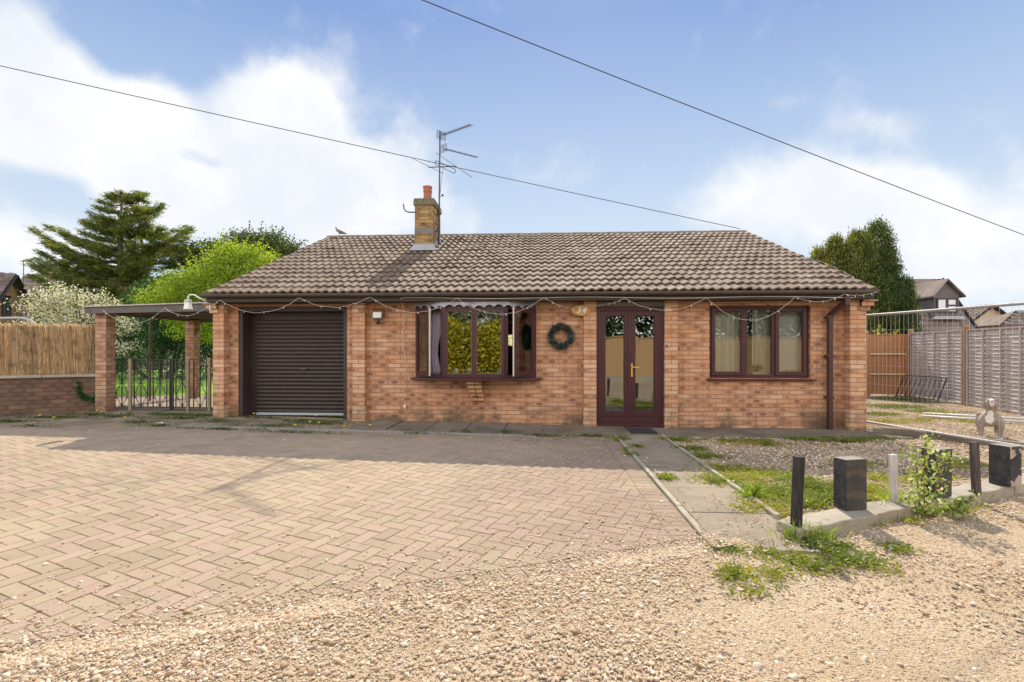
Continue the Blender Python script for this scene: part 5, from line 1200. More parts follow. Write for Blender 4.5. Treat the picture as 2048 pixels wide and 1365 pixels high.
# left tiled roof house further back: ridge runs across
yB2 = 27; p = PX(50, 549, yB2+3)
hbk = empty('tiled_house', (p.x, yB2, 0), R(-6), 'house with brown tiled roof behind the blossom tree, partly hidden by the cedar', 'house')
m = MB(); W2 = 8.5; e2 = PX(60, 655, yB2).z; m.prism([(0,-.1),(6,-.1),(6,e2),(3,p.z-.1),(0,e2)], 'x', 0, W2); m.build('wall', M['palebrick'], hbk)
quads('roof', np.concatenate([tiled_slope(-.2, W2, -.3, e2-.1, 3, p.z, 13, wave=.3, h=.03, seg=6, seed=9), tiled_slope(-.2, W2, 6.3, e2-.1, 3, p.z, 13, wave=.3, h=.03, seg=6, seed=9)]), M['tile2'], hbk)
m = MB(); m.beam((-.22,-.3,e2-.2),(-.22,3,p.z-.1),.04,.2,(1,0,0)); m.build('barge_board', M['fascia'], hbk)
ba = empty('roof_aerial', PX(47, 572, 26.5), 0, 'slim television aerial above the far left roofs', 'aerial'); m = MB(); t0 = PX(47,522,26.5)-ba.location; m.tube([(0,0,-1.0), t0], .02, 6); m.build('mast', M['darksteel'], ba)
m = MB(); m.beam(t0+Vector((-.15,0,-.02)), t0+Vector((.15,.1,.0)), .02, .02)
for k in range(6): c = t0+Vector((-.12+.05*k,0,0)); m.tube([c+Vector((0,-.1,-.08)), c+Vector((0,.1,.08))], .006, 4)
m.tube([t0+Vector((0,0,-.22)), t0+Vector((.8,.2,-.25))], .008, 5); m.build('aerial_head', M['darksteel'], ba)
# right: chalet house with dormer. Ridge runs across the picture, right gable slopes away
yD = 27.0; rl = PX(1745, 560, yD); rr_ = PX(1884, 559, yD)
dh = empty('dormer_house', (rl.x, yD, 0), 0, 'brown tiled house with a timber clad dormer window beyond the right fence', 'house')
Wd = rr_.x-rl.x+.0; eD = PX(1960, 672, yD-2.8).z; zR_ = rl.z; run = 2.8
brL = PX(1962, 672, yD-2.8).x-rl.x
# half hipped right end: front slope is a trapezoid
def trap_slope(x0, x1t, x1b, ye, ze, yr, zr, rows, seed):
    Vq = tiled_slope(x0, x1b, ye, ze, yr, zr, rows, wave=.3, h=.03, seg=6, seed=seed); Q = Vq.reshape(-1, 4, 3); c = Q.mean(1); f = (c[:, 2]-ze)/(zr-ze); keep = c[:, 0] < x1b+(x1t-x1b)*f; return Q[keep].reshape(-1, 3)
quads('roof', np.concatenate([trap_slope(-3, Wd, brL, -run, eD, 0, zR_, 12, 5), tiled_slope(-3, Wd, run, eD, 0, zR_, 12, wave=.3, h=.03, seg=6, seed=6)]), M['tile2'], dh)
m = MB(); m.box(-2.8, brL-.35, -run+.35, run-.3, -.1, eD+.02)
m.add([(brL-.05,-run+.02,eD-.02),(Wd+.02,0,zR_-.03),(brL-.05,run,eD-.02)], [(0,1,2)]); m.add([(-2.9,-run+.05,eD-.06),(brL-.1,-run+.05,eD-.06),(Wd,0,zR_-.07),(-2.9,0,zR_-.07)], [(0,1,2,3)]); m.build('wall', M['palebrick'], dh)
m = MB(); m.beam((brL+.02,-run-.02,eD+.03),(Wd+.02,0,zR_+.03),.06,.12,(0,1,0)); m.build('barge_board', M['fascia'], dh)
# dormer
yF = yD-2.3; dl = PX(1868, 620, yF); drt = PX(1918, 620, yF); apex = PX(1890, 563, yF); ev = PX(1868, 590, yF).z; bt = PX(1868, 634, yF).z
dx0, dx1, ax_ = dl.x-rl.x, drt.x-rl.x, apex.x-rl.x; clad = woodmat('dark timber cladding', (.10,.09,.095), (.17,.155,.16), (2, 2, 30))
m = MB(); m.prism([(dx0,bt),(dx1,bt),(dx1,ev),(ax_,apex.z-.03),(dx0,ev)], 'y', -2.3, -.4); dm = m.build('dormer', clad, dh)
m = MB(); ov = .16; yb = (-2.5, -.35)
for a, b in (((dx0-ov, ev-.14), (ax_, apex.z+.04)), ((dx1+ov, ev-.14), (ax_, apex.z+.04))):
    m.add([(a[0],yb[0],a[1]),(b[0],yb[0],b[1]),(b[0],yb[1],b[1]),(a[0],yb[1],a[1]),(a[0],yb[0],a[1]+.07),(b[0],yb[0],b[1]+.07),(b[0],yb[1],b[1]+.07),(a[0],yb[1],a[1]+.07)], [(0,1,2,3),(4,7,6,5),(0,4,5,1),(1,5,6,2),(2,6,7,3),(3,7,4,0)])
m.build('dormer_roof', M['tile2'], dm)
w0, w1 = PX(1872,600,yF).x-rl.x, PX(1914,600,yF).x-rl.x; wz0, wz1 = PX(1870,626,yF).z, PX(1870,597,yF).z
m = MB(); frame_rect(m, w0, w1, wz0, wz1, .07, -2.36, -2.3); xc = (w0+w1)/2; m.box(xc-.05, xc+.05, -2.36, -2.3, wz0+.07, wz1-.07); m.box(xc+.05, w1-.07, -2.36, -2.3, (wz0+wz1)/2-.035, (wz0+wz1)/2+.035); fw_ = m.build('dormer_window', M['fascia'], dm)
s = S('sky lit pane'); s.pbr((.55,.58,.62), .08, 0, None, 1.0)
m = MB(); m.box(w0+.06, w1-.06, -2.33, -2.32, wz0+.06, wz1-.06); m.build('pane', s.mat, fw_)
m = MB(); m.prism([(dx0-.15,bt-.12),(dx1+.2,bt-.12),(dx1+.1,bt+.02),(dx0,bt+.02)], 'y', -2.42, -2.30); m.build('dormer_apron', M['lead'], dm)
# pale gable further right and two low roofs
yG = 30.0; p = PX(1922,700,yG); q = PX(2046,700,yG); 
house_box('pale_gable_house', 'pale buff gabled building beyond the fence right of the dormer house', 'house', p.x, yG, R(4), q.x-p.x, 8, PX(1925,652,yG).z, PX(1985,609,yG).z, M['palebrick'], M['tile2'])
yG = 24.0; p = PX(2000, 650, yG); ez = p.z; rz_ = PX(2075, 622, yG+.9).z
lh = empty('low_roof_house', (p.x, yG, 0), 0, 'low brown roofed building at the right edge beyond the fence', 'house')
Vq = tiled_slope(0, 5.0, 0, ez, .9, rz_, 5, wave=.3, h=.03, seg=5, seed=12); Q = Vq.reshape(-1, 4, 3); c = Q.mean(1); keep = c[:, 0] > (c[:, 2]-ez)/(rz_-ez)*1.5; quads('roof', Q[keep].reshape(-1, 3), M['tile2'], lh)
m = MB(); m.box(.2, 4.9, .15, 1.65, -.1, ez-.02); m.add([(.02,.03,ez-.03),(4.98,.03,ez-.03),(4.98,.9,rz_-.04),(1.5,.9,rz_-.04)], [(0,1,2,3)]); m.build('wall', M['farbrick'], lh)
m = MB(); m.add([(-.02,0,ez),(1.5,.9,rz_+.02),(-.02,1.8,ez)], [(0,1,2)]); m.add([(-.02,1.8,ez),(1.5,.9,rz_+.02),(5.0,.9,rz_+.02),(5.0,1.8,ez)], [(0,1,2,3)]); m.build('hip_roof', M['tile2'], lh)
m = MB(); m.beam((0,-.02,ez-.02),(5.0,-.02,ez-.02),.08,.10); m.build('gutter', M['fascia'], lh)
# =================================================================== the far side of the lane, mirrored in the panes
newwood = woodmat('new featheredge timber', (.42,.27,.13), (.56,.38,.21), (22, 22, 1.5))
def lane_panel(x, y, k, lab):
    g = empty('lane_fence', (x, y, 0), 0, lab, 'fence panel', 'new timber panels across the lane'); m = MB(); xx = 0
    while xx < 2.38: m.add([(xx,0,.3),(xx+.13,.014,.3),(xx+.13,.026,.3),(xx,.008,.3),(xx,0,1.86),(xx+.13,.014,1.86),(xx+.13,.026,1.86),(xx,.008,1.86)], [(0,1,2,3),(4,7,6,5),(0,4,5,1),(1,5,6,2),(2,6,7,3),(3,7,4,0)]); xx += .11
    m.build('boards', newwood, g); m = MB(); m.box(0, 2.45, -.03, .06, 1.86, 1.90); m.build('capping', newwood, g); m = MB(); m.box(0, 2.45, -.02, .03, 0, .3); m.build('gravel_board', M['concl'], g)
    m = MB(); m.box(2.42, 2.52, -.05, .07, 0, 1.95); m.build('post', newwood, g)
for k in range(7): lane_panel(1.5+k*2.52, -3.4, k, 'new featheredge timber panel across the lane, mirrored in the front door')
gold = foliage('gold and green hedge leaves', [(0,(.07,.13,.015)),(.3,(.28,.32,.02)),(.6,(.66,.55,.03)),(1,(.85,.68,.06))], .3)
tree('golden_hedge', 'golden variegated hedge across the lane mirrored in the bay window', 'hedge', (-3, -3.6, 0), (-3, -3.6, 1.9), .06, [((-5.6,-3.7,1.2),(1.4,.7,1.25)),((-3.7,-3.7,1.3),(1.4,.7,1.3)),((-1.9,-3.7,1.25),(1.3,.7,1.25)),((-.4,-3.8,1.1),(1.2,.7,1.2)),((.9,-3.9,.9),(.8,.6,1.0))], 1500, .18, 20, .085, gold, stems=3, inner=.3)
g, C = tree('pear_blossom_tree', 'white blossom tree behind the golden hedge across the lane', 'tree', (-4, -6.4, 0), (-4, -6.4, 3.4), .14, [((-5.5,-6.4,3.4),(2.2,1.4,1.3)),((-2.6,-6.6,3.6),(2.2,1.4,1.4)),((-.2,-6.8,3.2),(1.8,1.2,1.2))], 700, .22, 14, .08, olive, inner=.2)
V, lv = clusters(C, .2, 22, .07, 1, 1.2, .55); quads('blossom', V, whitep, g, lv)
tree('lane_evergreen', 'dark evergreen tree behind the new timber fence across the lane', 'tree', (7, -7, 0), (7, -7, 4.5), .2, [((3.0,-7,3.4),(2.3,1.3,2.8)),((6.5,-7,3.9),(2.4,1.3,3.2)),((9.8,-7.2,3.8),(2.4,1.3,3.0)),((13,-7.4,3.4),(2.4,1.3,2.8))], 1100, .30, 20, .13, dark, stems=2, inner=.3)
# =================================================================== ground cover
def in_drive(x, y, mrg=0.0):
    return (x < XR_+.02) & ((x-P0.x)*nE.x+(y-P0.y)*nE.y > -mrg) & (y < 8.8)
def beyond_wall(x, y): return ((x-LA.x)*(-ld.y)+(y-LA.y)*ld.x)
def blades(P, h, w_, lean=.5, rg=rng):
    n = len(P); a = rg.uniform(0, 2*math.pi, n); hh = h*rg.uniform(.5, 1.25, n); ww = w_*rg.uniform(.7, 1.3, n)
    side = np.stack([np.cos(a), np.sin(a), np.zeros(n)], 1); b = rg.uniform(0, 2*math.pi, n); le = rg.uniform(.1, 1, n)*lean
    d = np.stack([np.cos(b)*le, np.sin(b)*le, np.ones(n)], 1); H = hh[:, None]; W = ww[:, None]
    p0 = P; p1 = P+d*H*.5*np.array([.7,.7,1]); p2 = P+d*H*np.array([1.3,1.3,.85])
    q1 = np.stack([p0-side*W*.5, p0+side*W*.5, p1+side*W*.42, p1-side*W*.42], 1); q2 = np.stack([p1-side*W*.42, p1+side*W*.42, p2+side*W*.06, p2-side*W*.06], 1)
    return np.concatenate([q1.reshape(-1, 3), q2.reshape(-1, 3)])
def gpts(x, y, dz=0): return np.stack([x, y, gz(x, y)+dz], 1)
def patch(px, py, rx, ry, n):                       # scatter round a ground point, radii in metres
    c = at_g(px, py); a = rng.uniform(0, 2*math.pi, n); r = np.abs(rng.normal(0, .55, n)); return c.x+np.cos(a)*r*rx, c.y+np.sin(a)*r*ry
# lawn blades
n = 26000; x = rng.uniform(-19, -6.3, n); y = 12.3+rng.random(n)**1.6*7; kx = (x > -1.143*y-.5)
P = gpts(x[kx], y[kx], .012); V = blades(P, .06, .012, .6); tag(quads('lawn_grass', V, M['lawn'], None, np.tile(rng.random(len(P)), 2)), kind='stuff')
# weeds in the gravel garden and the lane: broad low leaves plus grass blades
zones = [ # px, py, rx, ry, clusters, tone(0 green .. 1 brown)
 (1355,882,.45,.18,50,.15),(1385,900,.3,.2,50,.1),(1410,915,.25,.2,45,.15),(1470,884,.5,.12,45,.2),(1530,886,.25,.12,30,.1),(1620,880,.5,.12,60,.2),(1680,884,.5,.12,60,.1),(1745,880,.5,.1,40,.2),
 (1450,940,.35,.25,60,.5),(1440,965,.25,.25,70,.35),(1480,960,.4,.3,60,.6),(1540,950,.5,.3,60,.5),(1590,960,.4,.25,70,.3),(1560,990,.35,.3,130,.25),(1530,1020,.25,.2,80,.55),(1620,975,.3,.25,110,.15),(1640,1000,.22,.2,90,.2),(1610,1010,.25,.2,80,.35),(1570,1030,.15,.15,50,.7),(1660,985,.25,.2,70,.2),
 (1740,985,.25,.25,70,.55),(1760,960,.3,.25,45,.6),(1735,1000,.15,.12,40,.7),(1900,935,.4,.3,30,.6),(1935,930,.3,.2,25,.4),(1870,960,.3,.2,30,.5),(1720,930,.4,.2,30,.4),
 (1660,1100,.28,.10,110,.05),(1700,1125,.22,.10,90,.1),(1620,1092,.18,.08,60,.1),(1740,1135,.2,.08,40,.3),(1590,1125,.2,.10,60,.35),(1530,1110,.18,.08,40,.3),(1450,1105,.14,.05,60,.05),(1480,1150,.2,.1,50,.35),(1560,1150,.25,.1,40,.5),(1440,1160,.15,.08,30,.3),(1640,1140,.2,.08,50,.2),(1800,1105,.10,.05,40,.1),(1500,1195,.2,.08,25,.35),
 (1520,890,.9,.3,40,.8),(1820,1045,.3,.08,30,.6),(1700,1050,.35,.05,40,.5),(1900,1020,.4,.06,20,.6),
 (1240,880,.12,.12,26,.1),(1275,895,.08,.1,12,.1),(1330,958,.07,.08,26,.1),(1430,968,.06,.06,20,.1),(1265,912,.08,.08,14,.1),(1250,900,.03,.2,10,.3),
 (1790,815,.9,.5,260,.1),(1800,800,.7,.6,260,.1),(1760,830,.6,.35,120,.25),(1850,825,.7,.3,100,.3),(1900,838,.6,.25,50,.3),(1930,845,.7,.2,30,.45),(1770,845,.6,.3,60,.6),(1840,842,.8,.3,40,.7),(2000,842,.6,.2,20,.5)]
Cw, tone = [], []
for px, py, rx, ry, k, tn in zones:
    x, y = patch(px, py, rx, ry, int(k*(.8 if py < 1040 or py > 1200 else .28))); Cw.append(gpts(x, y, .012)); tone.append(np.full(len(x), tn+.10))
Cw = np.concatenate(Cw); tone = np.concatenate(tone)
ok = ~in_drive(Cw[:, 0], Cw[:, 1]) | (Cw[:, 1] > 6.5) | (Cw[:, 0] > .9); Cw, tone = Cw[ok], tone[ok]
per = 13; Pn = np.repeat(Cw, per, 0)+rng.normal(size=(len(Cw)*per, 3))*np.array([.042,.042,.006]); Pn[:, 2] = np.maximum(Pn[:, 2], .012)+rng.random(len(Pn))*.025
dd = rng.normal(size=(len(Pn), 3))*np.array([1,1,.35]); lvw = np.clip(np.repeat(tone, per)*.75+rng.random(len(Pn))*.35+np.repeat(rng.normal(0,.08,len(Cw)), per), 0, 1)
V = leafverts(Pn, rng.uniform(.010, .022, len(Pn)), 2.2, dd, .2, .42)
nb_ = 2; gp = np.repeat(Cw[::1], nb_, 0)+rng.normal(size=(len(Cw)*nb_, 3))*np.array([.05,.05,0]); gp[:, 2] = gz(gp[:, 0], gp[:, 1])+.008; Vg = blades(gp, .065, .006, 1.2)
tag(quads('garden_weeds', np.concatenate([V, Vg]), M['weed'], None, np.concatenate([lvw, np.tile(np.clip(np.repeat(tone, nb_)*.8+rng.random(len(gp))*.3, 0, 1), 2)])), kind='stuff')
# mossy weeds along the wall foot and the garage apron
mz = [(20,846,1.0,.12,70),(110,838,1.0,.12,70),(190,832,.8,.12,60),(230,836,.6,.1,40),(330,832,.8,.12,90),(400,834,.5,.12,90),(370,840,.8,.15,60),(440,846,.4,.2,30),(520,838,.8,.15,40),(600,845,.9,.3,60),(680,836,.4,.10,70),(640,850,.8,.25,50),(540,855,.9,.25,40),(320,855,.4,.1,25),(280,848,.5,.1,25),(450,862,.9,.08,40),(580,868,.9,.05,30),(1010,868,.3,.05,25),(930,867,.3,.04,16),(830,870,.6,.03,14),(1080,874,.7,.04,34),(1180,875,.5,.05,34),(60,856,.7,.1,20)]
Cm = []
for px, py, rx, ry, k in mz:
    x, y = patch(px, py, rx, ry, k); Cm.append(gpts(x, y, .02))
Cm = np.concatenate(Cm); Cm = Cm[Cm[:, 1] < 9.6]; per = 12; Pn = np.repeat(Cm, per, 0)+rng.normal(size=(len(Cm)*per, 3))*np.array([.05,.04,.004]); Pn[:, 2] = gz(Pn[:, 0], Pn[:, 1])+.018+rng.random(len(Pn))*.03
V = leafverts(Pn, rng.uniform(.008, .018, len(Pn)), 2.4, rng.normal(size=(len(Pn), 3))*np.array([1,1,.5]), .2, .4)
tag(quads('apron_weeds', V, foliage('dull moss and weeds', [(0,(.035,.06,.012)),(.5,(.07,.13,.02)),(.85,(.14,.20,.03)),(1,(.20,.17,.06))], .35), None, rng.random(len(Pn))), kind='stuff')
# ivy on the old wall
n = 460; t = rng.random(n); cx = np.interp(t, [0,.35,.7,1], [156,160,176,192]); cy = np.interp(t, [0,.35,.7,1], [768,790,797,800]); pts = []
for u_, v_ in zip(cx+rng.normal(0, 3.2, n), cy+rng.normal(0, 4, n)):
    r = ray(u_, v_); nx, ny = -(WA-WB).y, (WA-WB).x; Wn = Vector((nx, ny, 0)).normalized(); Wn = -Wn if Wn.y > 0 else Wn
    Q = WA+Wn*.13; t_ = (Q.x*Wn.x+Q.y*Wn.y)/(r[0]*Wn.x+r[1]*Wn.y); pts.append((r[0]*t_, r[1]*t_, CH+r[2]*t_))
pts = np.array(pts); V = leafverts(pts, rng.uniform(.015,.03,n), 1.3, None, 1, .55); io = quads('ivy_sprig', V, laurel, None, rng.random(n)); tag(io, 'small ivy sprig climbing the low brown garden wall', 'ivy')
# singled-out plants
def fern(px, py, lab, h, n, mat, cat='weed', name='leafy_weed', z=0):
    c = at_g(px, py, z); g = empty(name, c, 0, lab, cat); a = rng.uniform(0, 2*math.pi, n); el = rng.uniform(.2, 1.35, n); P, D, S_ = [], [], []
    for s_ in range(7):
        t = (s_+1)/7; ln = h*(.7+.5*np.cos(el)); d = np.stack([np.cos(a)*np.cos(el), np.sin(a)*np.cos(el), np.sin(el)], 1); pos = d*(ln*t)[:, None]; pos[:, 2] -= (t**2)*ln*.28*np.cos(el); pos[:, 2] = np.maximum(pos[:, 2], .01); P.append(pos); D.append(d+rng.normal(0,.35,(n,3))); S_.append(np.full(n, .016*(1.15-t*.6)))
    quads('leaves', leafverts(np.concatenate(P), np.concatenate(S_)*h/.16, 3.0, np.concatenate(D), .3, .42), mat, g, np.tile(rng.random(n), 7)); return g
fern(1507, 1000, 'bright green bushy weed beside the path right of the herringbone drive', .20, 90, M['weedg'])
fern(1232, 884, 'small dark weed growing at the corner of drive and concrete path', .10, 30, M['weed'])
fern(1535, 892, 'dark green weed in the shaded gravel below the right window', .16, 50, M['weed'])
fern(1690, 886, 'low green weed at the foot of the brown downpipe', .15, 45, M['weed'])
fern(1332, 962, 'small rosette weed in a joint of the sunlit concrete path', .10, 34, M['weedg'])
c = at_g(1792, 1022); P = np.array([(c.x, c.y, 0.0)])+rng.normal(size=(150, 3))*np.array([.055,.03,0]); P[:, 2] = 0
o = quads('grass_tuft', blades(P, .20, .009, .9), M['weedg'], None, np.tile(rng.random(150)*.6+.4, 2)); tag(o, 'long yellow green grass tuft at the foot of the whitish stake', 'grass tuft')
c = at_g(1608, 1080); P = np.array([(c.x+.02, c.y, 0.0)])+rng.normal(size=(130, 3))*np.array([.10,.03,0]); P[:, 2] = 0
o = quads('grass_tuft', blades(P, .15, .008, .9), M['weedg'], None, np.tile(rng.random(130)*.7, 2)); tag(o, 'green grass tuft at the foot of the black leaning post', 'grass tuft')
# sapling against the second block
cs = Vector((3.13, 4.24, .02)); sp = empty('sapling', cs, 0, 'leafy variegated sapling growing beside the half hidden black block', 'sapling')
m = MB(); C = []
stems = [((.0,0,0),(-.03,.0,.30),(.02,.02,.62)),((.02,0,0),(.08,-.02,.28),(.16,0,.50)),((-.03,0,0),(-.07,0,.25),(-.06,.02,.50)),((.05,0,0),(.20,-.03,.12),(.36,-.05,.16)),((.02,0,0),(.12,-.04,.12),(.25,-.05,.05)),((0,0,0),(-.05,-.03,.1),(-.08,-.03,.14))]
for st in stems:
    p = [Vector(q) for q in st]; pts = [p[0].lerp(p[1], t).lerp(p[1].lerp(p[2], t), t) for t in np.linspace(0, 1, 9)]; m.tube(pts, [.006*(1-.08*i) for i in range(9)], 5)
    for q in pts[2:]:
        for _ in range(9): C.append(tuple(q+Vector((rg2.gauss(0,.045), rg2.gauss(0,.03), rg2.gauss(0,.03)))))
m.build('stems', plain('reddish stem', (.20,.10,.06), .8), sp, smooth=True); C = np.array(C); C[:, 2] = np.maximum(C[:, 2], .03); lvp = rng.random(len(C)*3)
C3 = np.repeat(C, 3, 0)+rng.normal(size=(len(C)*3, 3))*.016
quads('leaves', leafverts(C3, rng.uniform(.014,.026,len(C3)), 1.5, None, 1, .55), foliage('pale variegated leaves', [(0,(.12,.22,.03)),(.4,(.28,.38,.07)),(.75,(.55,.58,.25)),(1,(.72,.70,.45))], .4), sp, lvp)
# dandelions
dn = empty('dandelion', (0,0,0), 0, 'yellow dandelion flower among the weeds in front of the garage', 'flower', 'dandelions on the mossy drive edge'); m = MB(); m.lathe([(.001,0),(.022,.008),(.026,.014),(.015,.02),(.001,.022)], 10, Matrix.Translation((0,0,.05))); fl_ = m.build('flower', plain('dandelion yellow', (.85,.58,.02), .7), dn); m = MB(); m.tube([(0,0,0),(0,0,.055)], .002, 5); stm_ = m.build('stem', plain('green stem', (.1,.2,.03)), dn)
spots = [(508,834),(633,838),(620,851),(638,853),(688,860),(740,858),(195,827),(203,830),(80,838),(108,842),(250,842),(590,858)]
for i, (px, py) in enumerate(spots):
    o = dn if i == 0 else copy_tree(dn); o.location = at_g(px, py, .008)
# =================================================================== pebbles, instanced one by one
def pebbles(name, P, scl, label=None):
    n = len(P); me = bpy.data.meshes.new(name); me.vertices.add(n); me.vertices.foreach_set('co', P.astype(np.float32).ravel())
    rot = np.stack([rng.normal(0, .3, n), rng.normal(0, .3, n), rng.uniform(0, 2*math.pi, n)], 1).astype(np.float32)
    sc_ = (scl[:, None]*np.stack([rng.uniform(.85,1.5,n), rng.uniform(.7,1.1,n), rng.uniform(.38,.75,n)], 1)).astype(np.float32)
    a = me.attributes.new('rot', 'FLOAT_VECTOR', 'POINT'); a.data.foreach_set('vector', rot.ravel()); a = me.attributes.new('scl', 'FLOAT_VECTOR', 'POINT'); a.data.foreach_set('vector', sc_.ravel())
    a = me.attributes.new('pick', 'INT', 'POINT'); a.data.foreach_set('value', rng.integers(0, 5, n).astype(np.int32)); me.update()
    o = link(bpy.data.objects.new(name, me)); me.materials.append(M['pebble']); tag(o, kind='stuff')
    ng = bpy.data.node_groups.new(name, 'GeometryNodeTree'); ng.interface.new_socket('Geometry', in_out='INPUT', socket_type='NodeSocketGeometry'); ng.interface.new_socket('Geometry', in_out='OUTPUT', socket_type='NodeSocketGeometry')
    N, Lk = ng.nodes, ng.links; gi = N.new('NodeGroupInput'); go = N.new('NodeGroupOutput'); j = N.new('GeometryNodeGeometryToInstance')
    for k in range(5):
        ic = N.new('GeometryNodeMeshIcoSphere'); ic.inputs['Radius'].default_value = .5; ic.inputs['Subdivisions'].default_value = 2
        sp_ = N.new('GeometryNodeSetPosition'); nz = N.new('ShaderNodeTexNoise'); nz.noise_dimensions = '4D'; nz.inputs['W'].default_value = k*7.3; nz.inputs['Scale'].default_value = 1.9; nz.inputs['Detail'].default_value = 1.5
        vm = N.new('ShaderNodeVectorMath'); vm.operation = 'SUBTRACT'; vm.inputs[1].default_value = (.5,.5,.5); v2 = N.new('ShaderNodeVectorMath'); v2.operation = 'SCALE'; v2.inputs['Scale'].default_value = .75
        Lk.new(nz.outputs['Color'], vm.inputs[0]); Lk.new(vm.outputs[0], v2.inputs[0]); Lk.new(v2.outputs[0], sp_.inputs['Offset']); Lk.new(ic.outputs['Mesh'], sp_.inputs['Geometry'])
        sm_ = N.new('GeometryNodeSetMaterial'); sm_.inputs['Material'].default_value = M['pebble']; Lk.new(sp_.outputs[0], sm_.inputs['Geometry'])
        sh = N.new('GeometryNodeSetShadeSmooth'); Lk.new(sm_.outputs[0], sh.inputs['Geometry']); Lk.new(sh.outputs[0], j.inputs[0])
    ip_ = N.new('GeometryNodeInstanceOnPoints'); Lk.new(gi.outputs[0], ip_.inputs['Points']); Lk.new(j.outputs[0], ip_.inputs['Instance']); ip_.inputs['Pick Instance'].default_value = True
    for nm, sock, dt in (('pick','Instance Index','INT'), ('rot','Rotation','FLOAT_VECTOR'), ('scl','Scale','FLOAT_VECTOR')):
        na = N.new('GeometryNodeInputNamedAttribute'); na.data_type = dt; na.inputs['Name'].default_value = nm; src = na.outputs['Attribute']
        if nm == 'rot': er = N.new('FunctionNodeEulerToRotation'); Lk.new(src, er.inputs[0]); src = er.outputs[0]
        Lk.new(src, ip_.inputs[sock])
    Lk.new(ip_.outputs[0], go.inputs[0]); md = o.modifiers.new('gn', 'NODES'); md.node_group = ng; return o
def vis(x, y): return (x > -1.15*y-.3) & (x < .98*y+.3) & (y > 1.75)
def lumps(x, y, s, o=0):                            # cheap smooth noise in 0..1
    return .5+.25*(np.sin(x*s+1.3*np.sin(y*s*.8+o)+o)+np.sin(y*s*1.3+1.7*np.sin(x*s*.7-o)+2*o))
# lane gravel
n = 380000; x = rng.uniform(-3.4, 8.5, n); y = 1.75+rng.random(n)**1.35*6.5
bw = beyond_wall(x, y); lane = vis(x, y) & ~((x > 1.15) & (x < 1.95) & (y > 3.5)) & ~in_drive(x, y, -.02) & ((bw < -.02) | ((x < 1.9) & (y < 4.0)))
edge = -((x-P0.x)*nE.x+(y-P0.y)*nE.y)                # distance outwards from the drive edge
den = .30+.55*lumps(x, y, 2.3, .7)**1.5+.35*np.exp(-np.clip(edge, 0, 9)/.35)*(x < 1.4); den *= np.where((x > .6+.1*y) & (y < 3.0+.3*x), .55, 1)
tracks = np.exp(-((edge-1.35-.25*np.sin(x))/.28)**2); den *= 1-.6*tracks
k = lane & (rng.random(n) < den); x, y = x[k], y[k]; s_ = np.exp(rng.normal(math.log(.0100), .44, len(x))); s_ = np.clip(s_, .0045, .034)
bz = np.interp(((x-P0.x)*nE.x+(y-P0.y)*nE.y), [-.55,-.25,-.05,.02], [.0,.009,.0185,.0195])*(x < 1.6); pebbles('lane_gravel', gpts(x, y, .001+bz)+np.stack([0*x, 0*x, s_*.12], 1), s_)
# garden gravel right of the path and beyond
n = 95000; x = rng.uniform(1.95, 11.5, n); y = rng.uniform(3.7, 13, n); bw = beyond_wall(x, y)
far = y > 8.9; k = vis(x, y) & (bw > .24) & (~((y > 7.97) & (x < 5.75))) & (rng.random(n) < (.25+.75*lumps(x, y, 1.9, 2)**1.2)*np.where(far, .5, 1)) & ~((y > 8.6) & (x < 5.5))
x, y = x[k], y[k]; s_ = np.clip(np.exp(rng.normal(math.log(.0185), .32, len(x))), .009, .045); pebbles('garden_gravel', gpts(x, y, .002)+np.stack([0*x, 0*x, s_*.12], 1), s_)
# strays over the drive and the path
n = 5200; e = rng.exponential(.30, n); t = rng.uniform(-.2, 6.2, n); x = P0.x+dE.x*t+nE.x*e; y = P0.y+dE.y*t+nE.y*e
x2 = rng.uniform(-7, 1.1, 1500); y2 = rng.uniform(1.9, 8.6, 1500); t5 = rng.uniform(-.2, 6.5, 15000); e5 = np.abs(rng.normal(0, .125, 15000))+.0; k5 = rng.random(15000) < np.where((t5 > .9) & (t5 < 2.4), .22, 1)*np.where(e5 > .2, .6, 1); t5, e5 = t5[k5], e5[k5]; x5 = P0.x+dE.x*t5+nE.x*e5; y5 = P0.y+dE.y*t5+nE.y*e5; x3 = rng.uniform(-.6, 1.15, 700); y3 = rng.uniform(3.9, 8.2, 700); x4 = rng.uniform(1.2, 2.0, 520); y4 = 3.4+rng.exponential(1.0, 520)
x = np.concatenate([x, x2, x3, x4, x5]); y = np.concatenate([y, y2, y3, y4, y5]); k = vis(x, y) & (y < 8.7) & (x < 2.1); x, y = x[k], y[k]; s_ = np.clip(np.exp(rng.normal(math.log(.0105), .38, len(x))), .005, .03)
zoff = np.where(x > 1.17, .034, .016); pebbles('stray_pebbles', np.stack([x, y, gz(x, y)+zoff+s_*.15], 1), s_)
# clods of moss on the roof below the chimney and scattered
n = 6500; xr_ = rng.uniform(XL+.1, XR-.1, n); yr_ = rng.uniform(YE+.1, YR-.1, n); w_ = np.exp(-(((xr_+1.9-.15*(yr_-10))/1.1)**2))*.9+.06; k = rng.random(n) < w_; xr_, yr_ = xr_[k], yr_[k]; s_ = rng.uniform(.015, .045, len(xr_))
mo = pebbles('roof_moss', np.stack([xr_, yr_, ZE+(yr_-YE)*SL+.035], 1), s_)
mm = plain('dry brown moss', (.055,.04,.025), .95, var=.5); mo.data.materials[0] = mm
for nd in mo.modifiers[0].node_group.nodes:
    if nd.type == 'SET_MATERIAL': nd.inputs['Material'].default_value = mm
